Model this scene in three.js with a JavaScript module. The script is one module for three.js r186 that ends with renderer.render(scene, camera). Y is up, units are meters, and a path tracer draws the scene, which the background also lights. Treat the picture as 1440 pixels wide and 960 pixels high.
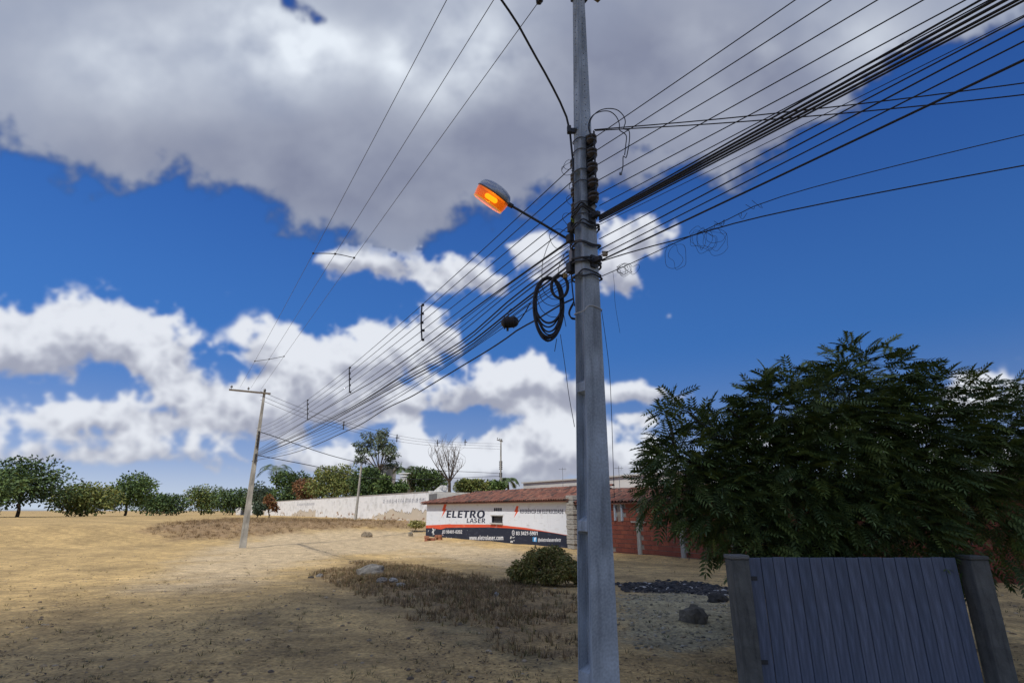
import * as THREE from 'three';
import { mergeGeometries } from 'three/addons/utils/BufferGeometryUtils.js';
import { RoundedBoxGeometry } from 'three/addons/geometries/RoundedBoxGeometry.js';
import { Brush, Evaluator, SUBTRACTION } from 'three-bvh-csg';

// ------------------------------------------------------------------ camera, sky, sun, exposure
const W = 1024, H = 682, EYE = 1.65, PITCH = THREE.MathUtils.degToRad(17.5), FOV = 65;
const scene = new THREE.Scene();
const camera = new THREE.PerspectiveCamera(FOV, W / H, 0.05, 6000);
camera.position.set(0, EYE, 0);
camera.rotation.set(PITCH, 0, 0);
const renderer = new THREE.WebGLRenderer({ antialias: true });
renderer.setSize(W, H);
renderer.toneMapping = THREE.LinearToneMapping;
renderer.toneMappingExposure = 1.0;
renderer.shadowMap.enabled = true;

const sunDir = new THREE.Vector3(-0.23, 0.766, 0.60).normalize();
const sun = new THREE.DirectionalLight(new THREE.Color(1.0, 0.96, 0.90), 3.6);
sun.position.copy(sunDir).multiplyScalar(600);
sun.castShadow = true; sun.shadow.radius = 2.2;
sun.shadow.mapSize.set(4096, 4096);
Object.assign(sun.shadow.camera, { left: -90, right: 90, top: 90, bottom: -90, near: 1, far: 900 });
sun.name = 'sun'; scene.add(sun); scene.add(sun.target);

// ------------------------------------------------------------------ small maths
function rng(seed) { let a = seed >>> 0; return () => { a |= 0; a = a + 0x6D2B79F5 | 0; let t = Math.imul(a ^ a >>> 15, 1 | a); t = t + Math.imul(t ^ t >>> 7, 61 | t) ^ t; return ((t ^ t >>> 14) >>> 0) / 4294967296; }; }
const R0 = rng(7);
const perm = new Uint8Array(512); { const r = rng(99), p = [...Array(256).keys()]; for (let i = 255; i > 0; i--) { const j = Math.floor(r() * (i + 1)); [p[i], p[j]] = [p[j], p[i]]; } for (let i = 0; i < 512; i++) perm[i] = p[i & 255]; }
const GX = [], GY = []; for (let i = 0; i < 256; i++) { GX.push(Math.cos(i / 256 * 6.28318)); GY.push(Math.sin(i / 256 * 6.28318)); }
function noise(x, y, wrap = 0) {
  let xi = Math.floor(x), yi = Math.floor(y); const fx = x - xi, fy = y - yi;
  const u = fx * fx * fx * (fx * (fx * 6 - 15) + 10), v = fy * fy * fy * (fy * (fy * 6 - 15) + 10);
  let x1 = xi + 1, y1 = yi + 1;
  if (wrap) { xi = ((xi % wrap) + wrap) % wrap; yi = ((yi % wrap) + wrap) % wrap; x1 = ((x1 % wrap) + wrap) % wrap; y1 = ((y1 % wrap) + wrap) % wrap; }
  const g = (a, b, dx, dy) => { const h = perm[(perm[a & 255] + b) & 511 & 255]; return GX[h] * dx + GY[h] * dy; };
  const a = g(xi, yi, fx, fy), b = g(x1, yi, fx - 1, fy), c = g(xi, y1, fx, fy - 1), d = g(x1, y1, fx - 1, fy - 1);
  return (a + (b - a) * u + (c + (d - c) * u - a - (b - a) * u) * v) * 1.5;
}
function fbm(x, y, o = 5, wrap = 0) { let s = 0, a = 0.5, f = 1; for (let i = 0; i < o; i++) { s += a * noise(x * f + i * 17, y * f + i * 31, wrap * f); a *= 0.5; f *= 2; } return s; }
const clamp = (x, a = 0, b = 1) => Math.min(b, Math.max(a, x));
const ss = (a, b, x) => { const t = clamp((x - a) / (b - a)); return t * t * (3 - 2 * t); };
const lerp = (a, b, t) => a + (b - a) * t;
const V = (x, y, z) => new THREE.Vector3(x, y, z);
const lin = (r, g, b) => [r, g, b].map((c) => { c /= 255; return c <= 0.04045 ? c / 12.92 : ((c + 0.055) / 1.055) ** 2.4; });
// the surveying of the photograph: a sight line through one of its 1440 x 960 pixels, cut with a depth, a height or a vertical plane
const FOC = 480 / Math.tan(THREE.MathUtils.degToRad(FOV / 2)), CT = Math.cos(PITCH), ST = Math.sin(PITCH), EYEP = V(0, EYE, 0);
const sight = (u, v) => { const a = (u - 720) / FOC, b = (480 - v) / FOC; return V(a, b * CT + ST, -CT + b * ST); };
const atZ = (u, v, z) => { const r = sight(u, v); return r.multiplyScalar(z / r.z).add(EYEP); };
function atPlane(u, v, p, n) { const r = sight(u, v); const t = p.clone().sub(EYEP).dot(n) / r.dot(n); return r.multiplyScalar(t).add(EYEP); }

// ------------------------------------------------------------------ sky: air and broken cumulus under a grey cloud bank
{
  const SW = 2048, SH = 1024, data = new Float32Array(SW * SH * 4);
  const edge = [[-400, 150], [0, 215], [120, 270], [230, 262], [357, 300], [400, 326], [450, 345], [520, 362], [560, 378], [600, 358], [640, 340], [690, 325], [740, 300], [790, 290], [845, 275], [900, 285], [950, 262], [1000, 285], [1040, 272], [1083, 245], [1150, 190], [1250, 120], [1340, 70], [1440, 30], [1800, -120]];
  const edgeV = (u) => { let i = 1; while (i < edge.length - 1 && edge[i][0] < u) i++; const [a, b] = [edge[i - 1], edge[i]]; return lerp(a[1], b[1], clamp((u - a[0]) / (b[0] - a[0]))); };
  // cumulus: centre, radii, weight
  const cu = [[470, 372, 34, 17, 1], [535, 372, 48, 22, 1], [650, 380, 52, 30, 1.05], [690, 398, 22, 12, .7], [733, 350, 17, 11, .8], [775, 365, 32, 34, 1.1], [868, 345, 34, 42, 1.15], [880, 395, 36, 22, 1], [915, 318, 34, 16, .8], [905, 345, 18, 14, .8],
    [405, 412, 22, 9, .75], [605, 452, 30, 24, .95], [632, 480, 22, 16, .6], [380, 488, 40, 38, 1.15], [420, 520, 34, 28, .9], [545, 497, 78, 38, 1.2], [500, 520, 50, 34, 1], [430, 556, 78, 40, 1.15], [380, 590, 60, 26, .9], [500, 570, 60, 30, .8], [574, 567, 26, 20, .95],
    [690, 548, 60, 28, 1.15], [745, 528, 50, 27, 1.15], [790, 550, 48, 30, 1.1], [640, 566, 30, 15, .8], [880, 553, 52, 15, 1], [925, 552, 30, 11, .9], [574, 612, 20, 12, .8], [590, 655, 42, 30, 1.05], [640, 668, 60, 26, 1], [720, 632, 62, 40, 1.25], [775, 622, 52, 40, 1.25], [700, 668, 90, 24, 1], [850, 640, 60, 32, 1.1], [890, 590, 36, 9, .7], [905, 660, 60, 26, .9], [540, 640, 60, 12, .6], [440, 650, 90, 22, .7], [939, 437, 9, 9, .5],
    [120, 455, 105, 42, 1.15], [40, 500, 80, 40, 1.1], [215, 500, 70, 36, 1.05], [290, 560, 80, 38, 1.05], [130, 590, 110, 30, .95], [260, 640, 120, 24, .8], [30, 640, 110, 22, .8], [310, 410, 30, 12, .6], [-120, 480, 110, 60, 1.1],
    [1100, 625, 70, 26, .9], [1250, 600, 90, 28, .9], [1390, 560, 70, 30, .95], [1330, 655, 130, 24, .9], [1540, 480, 90, 40, 1]];
  // lighter windows where the sun comes through the bank
  const lit = [[395, 70, 80, 60, 1.0], [470, 75, 55, 34, .75], [560, 85, 28, 38, .95], [660, 40, 80, 60, .7], [640, 100, 60, 50, .55], [700, 90, 50, 40, .55], [610, 145, 50, 40, .3], [355, 20, 60, 50, .7], [180, 80, 120, 70, .6], [1000, 60, 60, 40, .18], [1080, 75, 20, 30, .3], [1200, 60, 90, 60, .3]];
  // and where it is thickest
  const dense = [[620, 255, 210, 100, .75], [430, 235, 140, 75, .6], [905, 140, 230, 160, .95], [800, 260, 130, 80, .5], [1060, 150, 130, 130, .5], [190, 210, 170, 70, .6]];
  const F = (u, v) => { let s = 0; for (const [x, y, a, b, w] of cu) { const p = (u - x) / a, q = (v - y) / b, r = p * p + q * q; if (r < 6) s += w * Math.exp(-r * 0.95); } return s; };
  const cBright = [0.80, 0.83, 0.89], cDim = [0.36, 0.38, 0.47], bHi = [0.80, 0.86, 0.94], bMid = [0.36, 0.41, 0.53], bLow = [0.235, 0.262, 0.365];
  for (let j = 0; j < SH; j++) {
    const el = ((j + 0.5) / SH - 0.5) * Math.PI, y = Math.sin(el), c = Math.cos(el);
    for (let i = 0; i < SW; i++) {
      const az = ((i + 0.5) / SW - 0.5) * 2 * Math.PI, x = Math.cos(az) * c, z = Math.sin(az) * c, k = (j * SW + i) * 4;
      data[k + 3] = 1;
      if (y < -0.06) { data[k] = 0.20; data[k + 1] = 0.17; data[k + 2] = 0.13; continue; }
      const yy = Math.max(y, 0);
      // air: pale at the horizon, deep overhead, a little deeper to the right of the view
      const t = Math.pow(clamp(yy / 0.75), 0.55), right = 0.5 + 0.5 * x;
      const lo = [0.50, 0.60, 0.76], mid = [0.055, 0.190, 0.545], hi = [0.022, 0.090, 0.37];
      const m1 = ss(0, 0.60, t), m2 = ss(0.5, 1, t), rgb = [0, 1, 2].map((n) => lerp(lerp(lo[n], mid[n], m1), hi[n], m2) * lerp(1.08, 0.76, right));
      const depth = y * ST - z * CT;
      let wf = 0, u = 0, v = 0;
      if (depth > 0.15) { u = 720 + FOC * x / depth; v = 480 - FOC * (y * CT + z * ST) / depth; wf = ss(-420, -150, u) * ss(1860, 1590, u) * ss(-420, -160, v); }
      let al = 0, col = [0, 0, 0];
      const put = (a2, c2) => { for (let n = 0; n < 3; n++) col[n] = lerp(col[n], c2[n], a2); al = al + a2 - al * a2; };
      if (wf > 0) {
        const n1 = fbm(u / 78, v / 62, 6), bil = Math.abs(noise(u / 34 + 5, v / 28)) + 0.5 * Math.abs(noise(u / 17, v / 15 + 9)) + 0.25 * Math.abs(noise(u / 8, v / 8));
        const wu = u + 14 * noise(u / 40, v / 40 + 50), wv = v + 10 * noise(u / 40 + 80, v / 40);
        // cumulus
        const f0 = F(wu, wv) * 0.92, d0 = f0 + n1 * 1.0 - (bil - 0.42) * 0.40;
        const aC = ss(0.26, 0.72, d0) * ss(0.10, 0.30, f0);
        if (aC > 0) {
          const up = F(wu, wv - 16), dn = F(wu, wv + 16);
          const side = ss(-0.85, 0.80, (dn - up) * 0.9 + n1 * 1.3 - (bil - 0.42) * 0.9 + 0.08 + (1 - aC) * 0.2);
          for (let n = 0; n < 3; n++) col[n] = lerp(cDim[n], cBright[n], side);
          al = aC * 0.97;
        }
        // the bank
        const e = (edgeV(u) - v) / 46 + n1 * 1.25 - (bil - 0.42) * 0.35 + (fbm(u / 200 + 3, v / 150, 3)) * 0.5;
        const hole = (1.5 + n1 * 2.2) * Math.exp(-(((wu - 404) / 40) ** 2 + ((wv + 4 - (wu - 404) * 0.35) / 19) ** 2)) + (1.1 + n1 * 2.0) * Math.exp(-(((wu - 436) / 19) ** 2 + ((wv - 28) / 13) ** 2)) + 2.6 * Math.exp(-(((wu - 944) / 22) ** 2 + ((wv - 276) / 12) ** 2)) + 0.9 * Math.exp(-(((u - 905) / 34) ** 2 + ((v - 208) / 12) ** 2)) * (0.6 + 2 * Math.max(0, n1)) ;
        const aB = ss(0.0, 0.95, Math.min(e, 1.75) - hole);
        if (aB > 0) {
          let L = 0; for (const [x2, y2, a, b, w] of lit) { const p = (u - x2) / a, q = (v - y2) / b, r = p * p + q * q; if (r < 5) L += w * Math.exp(-r); }
          const soft = fbm(u / 150 + 40, v / 120 + 7, 5);
          L = clamp(L * (0.8 + 0.9 * soft + 0.55 * n1) + soft * 0.25 + 0.06 + 0.30 * (1 - aB));
          let thick = 0.30 + soft * 0.5; for (const [x2, y2, a, b, w] of dense) { const p = (u - x2) / a, q = (v - y2) / b, r = p * p + q * q; if (r < 5) thick += w * Math.exp(-r); }
          const dark = clamp(thick);
          const cc = [0, 1, 2].map((n) => lerp(lerp(bMid[n], bLow[n], dark), bHi[n], L));
          put(aB, cc);
        }
        al = clamp(al);
      }
      if (wf < 1) {   // the rest of the sky goes on the same way
        const px = x / (yy + 0.22) * 1.5, pz = z / (yy + 0.22) * 1.5;
        const n = fbm(px, pz, 6) + 0.10, a2 = ss(0.02, 0.24, n) * (1 - 0.5 * ss(0.1, 0, yy)), l2 = ss(-0.3, 0.55, noise(px * 2 + 9, pz * 2) + 0.25 * (1 - n * 3));
        const c2 = [0, 1, 2].map((q) => lerp(bMid[q], cBright[q], l2));
        al = lerp(a2, al, wf); col = [0, 1, 2].map((q) => lerp(c2[q], col[q], wf));
      }
      const hz = ss(0.09, 0.0, yy) * 0.45;
      for (let n = 0; n < 3; n++) data[k + n] = lerp(lerp(rgb[n], col[n], al), [0.60, 0.66, 0.74][n], hz);
    }
  }
  const sky = new THREE.DataTexture(data, SW, SH, THREE.RGBAFormat, THREE.FloatType);
  sky.mapping = THREE.EquirectangularReflectionMapping; sky.magFilter = sky.minFilter = THREE.LinearFilter; sky.wrapS = THREE.RepeatWrapping; sky.needsUpdate = true;
  scene.background = sky; scene.environment = sky;
}

// ------------------------------------------------------------------ builders
const used = {};
const numbered = (n) => { const k = used[n] = (used[n] ?? -1) + 1; return k ? n + '_' + String(k).padStart(3, '0') : n; };
function tag(o, label, category, group, kind) { Object.assign(o.userData, { label, category }); if (group) o.userData.group = group; if (kind) o.userData.kind = kind; return o; }
function thing(name, label, category, pos, turn = 0, group) { const o = new THREE.Group(); o.name = numbered(name); if (pos) o.position.copy(pos); o.rotation.y = turn; scene.add(o); return tag(o, label, category, group); }
function mesh(name, geo, mat, parent) { const m = new THREE.Mesh(geo, mat); m.castShadow = m.receiveShadow = true; m.name = parent ? name : numbered(name); (parent ?? scene).add(m); return m; }
function struct(name, geo, mat, label) { const m = mesh(name, geo, mat); m.userData = { kind: 'structure' }; if (label) m.userData.label = label; return m; }
const at = (g, x, y, z, rx = 0, ry = 0, rz = 0) => g.applyMatrix4(new THREE.Matrix4().makeRotationFromEuler(new THREE.Euler(rx, ry, rz)).setPosition(x, y, z));
const box = (w, h, d, x = 0, y = 0, z = 0, r = 0) => at(r ? new RoundedBoxGeometry(w, h, d, 1, r) : new THREE.BoxGeometry(w, h, d), x, y, z);
function merge(list) { return mergeGeometries(list.map((g) => { const q = g.index ? g.toNonIndexed() : g; for (const k of Object.keys(q.attributes)) if (!['position', 'normal', 'uv', 'color'].includes(k)) q.deleteAttribute(k); return q; })); }
function tint(g, c) { const n = g.attributes.position.count, a = new Float32Array(n * 3); for (let i = 0; i < n; i++) a.set(c, i * 3); g.setAttribute('color', new THREE.BufferAttribute(a, 3)); return g; }
function tube(pts, r, seg = 0, rad = 6, closed = false) { return new THREE.TubeGeometry(new THREE.CatmullRomCurve3(pts, closed, 'centripetal'), seg || Math.max(6, pts.length * 6), r, rad, closed); }
function taperTube(pts, r0, r1, seg = 10, rad = 7) {
  const c = new THREE.CatmullRomCurve3(pts), g = new THREE.TubeGeometry(c, seg, 1, rad), p = g.attributes.position;
  for (let i = 0; i <= seg; i++) { const q = c.getPointAt(i / seg), r = lerp(r0, r1, i / seg); for (let j = 0; j <= rad; j++) { const n = i * (rad + 1) + j; p.setXYZ(n, q.x + (p.getX(n) - q.x) * r, q.y + (p.getY(n) - q.y) * r, q.z + (p.getZ(n) - q.z) * r); } }
  return g;
}
function dataTex(size, fn, srgb = true, rep = [1, 1]) {
  const d = new Uint8Array(size * size * 4);
  for (let j = 0; j < size; j++) for (let i = 0; i < size; i++) { const c = fn(i / size, j / size); const k = (j * size + i) * 4; d[k] = clamp(c[0]) * 255; d[k + 1] = clamp(c[1]) * 255; d[k + 2] = clamp(c[2]) * 255; d[k + 3] = 255; }
  const t = new THREE.DataTexture(d, size, size); t.wrapS = t.wrapT = THREE.RepeatWrapping; t.magFilter = THREE.LinearFilter; t.minFilter = THREE.LinearMipmapLinearFilter; t.generateMipmaps = true; if (srgb) t.colorSpace = THREE.SRGBColorSpace; t.repeat.set(...rep); t.needsUpdate = true; return t;
}
const metreUV = (g) => { const p = g.attributes.position, n = g.attributes.normal, uv = g.attributes.uv; for (let i = 0; i < p.count; i++) { const ax = Math.abs(n.getX(i)) > .6 ? p.getZ(i) : p.getX(i); uv.setXY(i, ax * 1.1, (Math.abs(n.getY(i)) > .6 ? p.getZ(i) : p.getY(i)) * 1.1); } return g; };
const col = (r, g, b) => new THREE.Color().setRGB(r, g, b);
const std = (c, rough = 0.85, more = {}) => new THREE.MeshStandardMaterial({ color: col(...c), roughness: rough, ...more });

// textures of matter
const soilTex = dataTex(1024, (x, y) => { const a = fbm(x * 8, y * 8, 6, 8), b = fbm(x * 48 + 3, y * 48, 3, 48), s = noise(x * 128, y * 128, 128); const v = 0.80 + a * 0.22 + b * 0.24 + (s > 0.55 ? 0.10 : s < -0.62 ? -0.20 : 0); return [v, v * 0.985, v * 0.96]; });
const soilBump = dataTex(1024, (x, y) => { const a = fbm(x * 10, y * 10, 6, 10), b = fbm(x * 64, y * 64, 3, 64); const v = 0.5 + a * 0.45 + b * 0.35; return [v, v, v]; }, false);
const concTex = dataTex(512, (x, y) => { const a = fbm(x * 4, y * 4, 6, 4), b = noise(x * 96, y * 96, 96), st = fbm(x * 16, y * 2, 4, 2), v = 0.84 + a * 0.22 + b * 0.07 + Math.min(0, st) * 0.30; return [v, v * 0.995, v * 0.98]; });
const concBump = dataTex(512, (x, y) => { const v = 0.5 + fbm(x * 16, y * 16, 5, 16) * 0.5; return [v, v, v]; }, false);
const plasterTex = dataTex(512, (x, y) => { const a = fbm(x * 6, y * 6, 6, 6), v = 0.9 + a * 0.16; return [v, v, v * 0.99]; });
const barkTex = dataTex(256, (x, y) => { const v = 0.75 + fbm(x * 16, y * 4, 5, 4) * 0.5; return [v, v * 0.96, v * 0.9]; });

const M = {
  concrete: std([0.52, 0.60, 0.69], 0.92, { map: concTex, bumpMap: concBump, bumpScale: 0.0012 }),
  concreteLight: std([0.50, 0.48, 0.43], 0.92, { map: concTex, bumpMap: concBump, bumpScale: 0.004 }),
  steel: std([0.20, 0.21, 0.22], 0.55, { metalness: 0.6 }),
  darkSteel: std([0.045, 0.047, 0.052], 0.6, { metalness: 0.3 }),
  porcelain: std([0.035, 0.028, 0.027], 0.35),
  cable: std([0.014, 0.014, 0.016], 0.55),
  bareWire: std([0.10, 0.10, 0.105], 0.5, { metalness: 0.4 }),
  paleWire: std([0.52, 0.52, 0.50], 0.6),
  bark: std([0.13, 0.10, 0.075], 0.95, { map: barkTex }),
  leaf: new THREE.MeshStandardMaterial({ vertexColors: true, roughness: 0.7, side: THREE.DoubleSide }),
  wood: std([0.33, 0.30, 0.26], 0.9, { map: barkTex }),
};

// ------------------------------------------------------------------ lie of the land
const wallDir = V(0.56, 0, 0.8285), wallNormal = V(-0.8285, 0, 0.56), WALL_TURN = -Math.atan2(0.8285, 0.56);
const houseA = V(-6.53, 0, -43);            // left end of the painted wall
function landform(x, z) {
  const d = Math.hypot(x, z), t = -((x - houseA.x) * wallDir.x + (z - houseA.z) * wallDir.z);
  let h = -0.30 * ss(8, 26, d) + 1.02 * ss(-0.5, 13, t) - 0.3 * ss(60, 160, t);
  return h;
}
const mound = (x, z, px, pz, rx, rz, hh) => { const q = ((x - px) / rx) ** 2 + ((z - pz) / rz) ** 2; return q < 4 ? hh * Math.exp(-q * 1.6) : 0; };
const bumps = [[3.0, -9.2, 1.5, 0.9, 0.14], [2.4, -10.8, 1.6, 0.7, 0.10], [4.1, -9.9, 0.9, 0.6, 0.16], [-3.3, -15.0, 1.2, 0.7, 0.12], [0.6, -11.5, 1.6, 1.0, 0.08]];
function land(x, z) {
  const d = Math.hypot(x, z); let h = landform(x, z);
  if (d < 120) { h += fbm(x * 0.35, z * 0.35, 3) * 0.07 + fbm(x * 2.1 + 7, z * 2.1, 3) * 0.022 * ss(60, 15, d); for (const b of bumps) h += mound(x, z, ...b); }
  // earth banked up against the foot of the painted wall and the brick wall
  const s = (x - houseA.x) * wallNormal.x + (z - houseA.z) * wallNormal.z;
  return h + 0.12 * ss(2.2, 0, Math.abs(s)) * (z > -44 ? 1 : 0);
}
function onGround(u, v) { const r = sight(u, v); let t = 2; for (let i = 0; i < 4000; i++) { const y = EYE + r.y * t; if (y < land(r.x * t, r.z * t)) break; t += 0.02 + t * 0.002; } return V(r.x * t, land(r.x * t, r.z * t), r.z * t); }
const zone = (px) => px.map(([u, v]) => { const p = onGround(u, v); return [p.x, p.z]; });
const Z = {
  grass: zone([[432, 806], [505, 788], [560, 792], [640, 806], [720, 818], [808, 834], [812, 925], [735, 918], [640, 888], [575, 858], [500, 832]]),
  track: zone([[560, 845], [620, 862], [720, 905], [800, 935], [780, 950], [690, 915], [600, 880]]),
  grey: zone([[872, 838], [940, 832], [1024, 838], [1060, 880], [1030, 902], [960, 918], [885, 908], [868, 880]]),
  verge: zone([[330, 729], [420, 729], [500, 731], [598, 736], [590, 743], [510, 742], [430, 745], [357, 755], [250, 760], [200, 745]]),
  ash: zone([[870, 822], [930, 818], [985, 818], [1022, 828], [1020, 838], [950, 834], [880, 832]]),
  pale: zone([[300, 770], [357, 756], [430, 747], [600, 746], [600, 760], [800, 780], [730, 800], [640, 790], [560, 776], [470, 782], [400, 800], [300, 830], [200, 830]]),
};
function inside(pg, x, z) { let w = false, dm = 1e9; for (let i = 0, j = pg.length - 1; i < pg.length; j = i++) { const [xi, zi] = pg[i], [xj, zj] = pg[j]; if ((zi > z) !== (zj > z) && x < (xj - xi) * (z - zi) / (zj - zi) + xi) w = !w; const dx = xj - xi, dz = zj - zi, t = clamp(((x - xi) * dx + (z - zi) * dz) / (dx * dx + dz * dz)); dm = Math.min(dm, Math.hypot(x - xi - dx * t, z - zi - dz * t)); } return w ? dm : -dm; }
{
  const nx = 300, nz = 330, pos = [], colr = [], uv = [], idx = [];
  const xs = [], zs = [];
  for (let i = 0; i <= nx; i++) { const t = i / nx * 2 - 1; xs.push(1.0 + 1.9 * Math.sinh(t * 7.2)); }
  for (let j = 0; j <= nz; j++) { const t = j / nz * 2.12 - 1; zs.push(-9 - 2.1 * Math.sinh(t * 6.4)); }
  const soil = [0.48, 0.34, 0.145], pale = [0.55, 0.435, 0.27], dry = [0.30, 0.21, 0.095], grey = [0.37, 0.33, 0.20], ash = [0.055, 0.052, 0.052], verge = [0.30, 0.20, 0.105], green = [0.19, 0.165, 0.08];
  for (let j = 0; j <= nz; j++) for (let i = 0; i <= nx; i++) {
    const x = xs[i], z = zs[j]; pos.push(x, land(x, z), z); uv.push(x / 3.2, z / 3.2);
    const al = x * .62 + z * .78, ac = x * -.78 + z * .62; let c = soil.map((q) => q * (1 + 0.45 * fbm(x * 0.45 + 11, z * 0.45, 5) + 0.55 * fbm(al * 0.22 + 5, ac * 0.95, 4)));
    const d = Math.hypot(x, z);
    const mix = (pg, w, k, amp = 1) => { if (d > 140) return; const s = inside(pg, x, z) + fbm(x * 0.8 / w + 4, z * 0.8 / w, 5) * w * 1.6; const m = ss(-w, w, s) * k; if (m > 0) c = c.map((q, n) => lerp(q, amp[n] * (1 + 0.35 * fbm(x * 0.9 + 3, z * 0.9 + 9, 4)), m)); };
    mix(Z.pale, 1.6, 0.9, pale); mix(Z.verge, 1.5, 0.9, verge); mix(Z.grass, 0.7, 0.92, dry); mix(Z.track, 0.35, 0.6, green); mix(Z.grey, 0.35, 0.95, grey); mix(Z.ash, 0.22, 0.95, ash);
    colr.push(...c.map((q) => q * 1.5));
  }
  for (let j = 0; j < nz; j++) for (let i = 0; i < nx; i++) { const a = j * (nx + 1) + i, b = a + 1, e = a + nx + 1, f = e + 1; idx.push(a, b, e, b, f, e); }
  const g = new THREE.BufferGeometry(); g.setAttribute('position', new THREE.Float32BufferAttribute(pos, 3)); g.setAttribute('uv', new THREE.Float32BufferAttribute(uv, 2)); g.setAttribute('color', new THREE.Float32BufferAttribute(colr, 3)); g.setIndex(idx); g.computeVertexNormals();
  struct('ground', g, new THREE.MeshStandardMaterial({ vertexColors: true, map: soilTex, bumpMap: soilBump, bumpScale: 0.03, roughness: 0.97 }), 'bare sandy ground with patches of dry grass');
}
// the cloud behind the camera whose shadow lies over the near ground: its edge runs from the left foreground to the end of the painted wall
{
  const r = rng(31), up = 350, k = up / sunDir.y, lump = [];
  const shade = [[-5.8, -12.6], [2.6, -27.6], [3.6, -27.6], [13.6, -12.6], [32, 14], [60, 60], [-46, 60], [-22, 16]];   // what it shades on the ground
  for (let x = -46; x < 60; x += 2.6) for (let z = -30; z < 58; z += 2.6) {
    const qx = x + r() * 2, qz = z + r() * 2, s = inside(shade, qx, qz); if (s < 1.6) continue; if (s > 16 && r() < 0.8) continue;
    const rad = Math.min(s * 1.02 + r() * 0.8, 13); if (s > 5 && r() < 0.45) continue;
    const g = new THREE.IcosahedronGeometry(rad, rad > 6 ? 2 : 1); at(g, qx + sunDir.x * k, up + r() * 6 + rad * 0.4, qz + sunDir.z * k); lump.push(g);
  }
  const c = mesh('cloud', merge(lump), std([0.85, 0.86, 0.88], 1)); c.userData = { kind: 'structure', label: 'white cloud overhead behind the viewer' };
}

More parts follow.
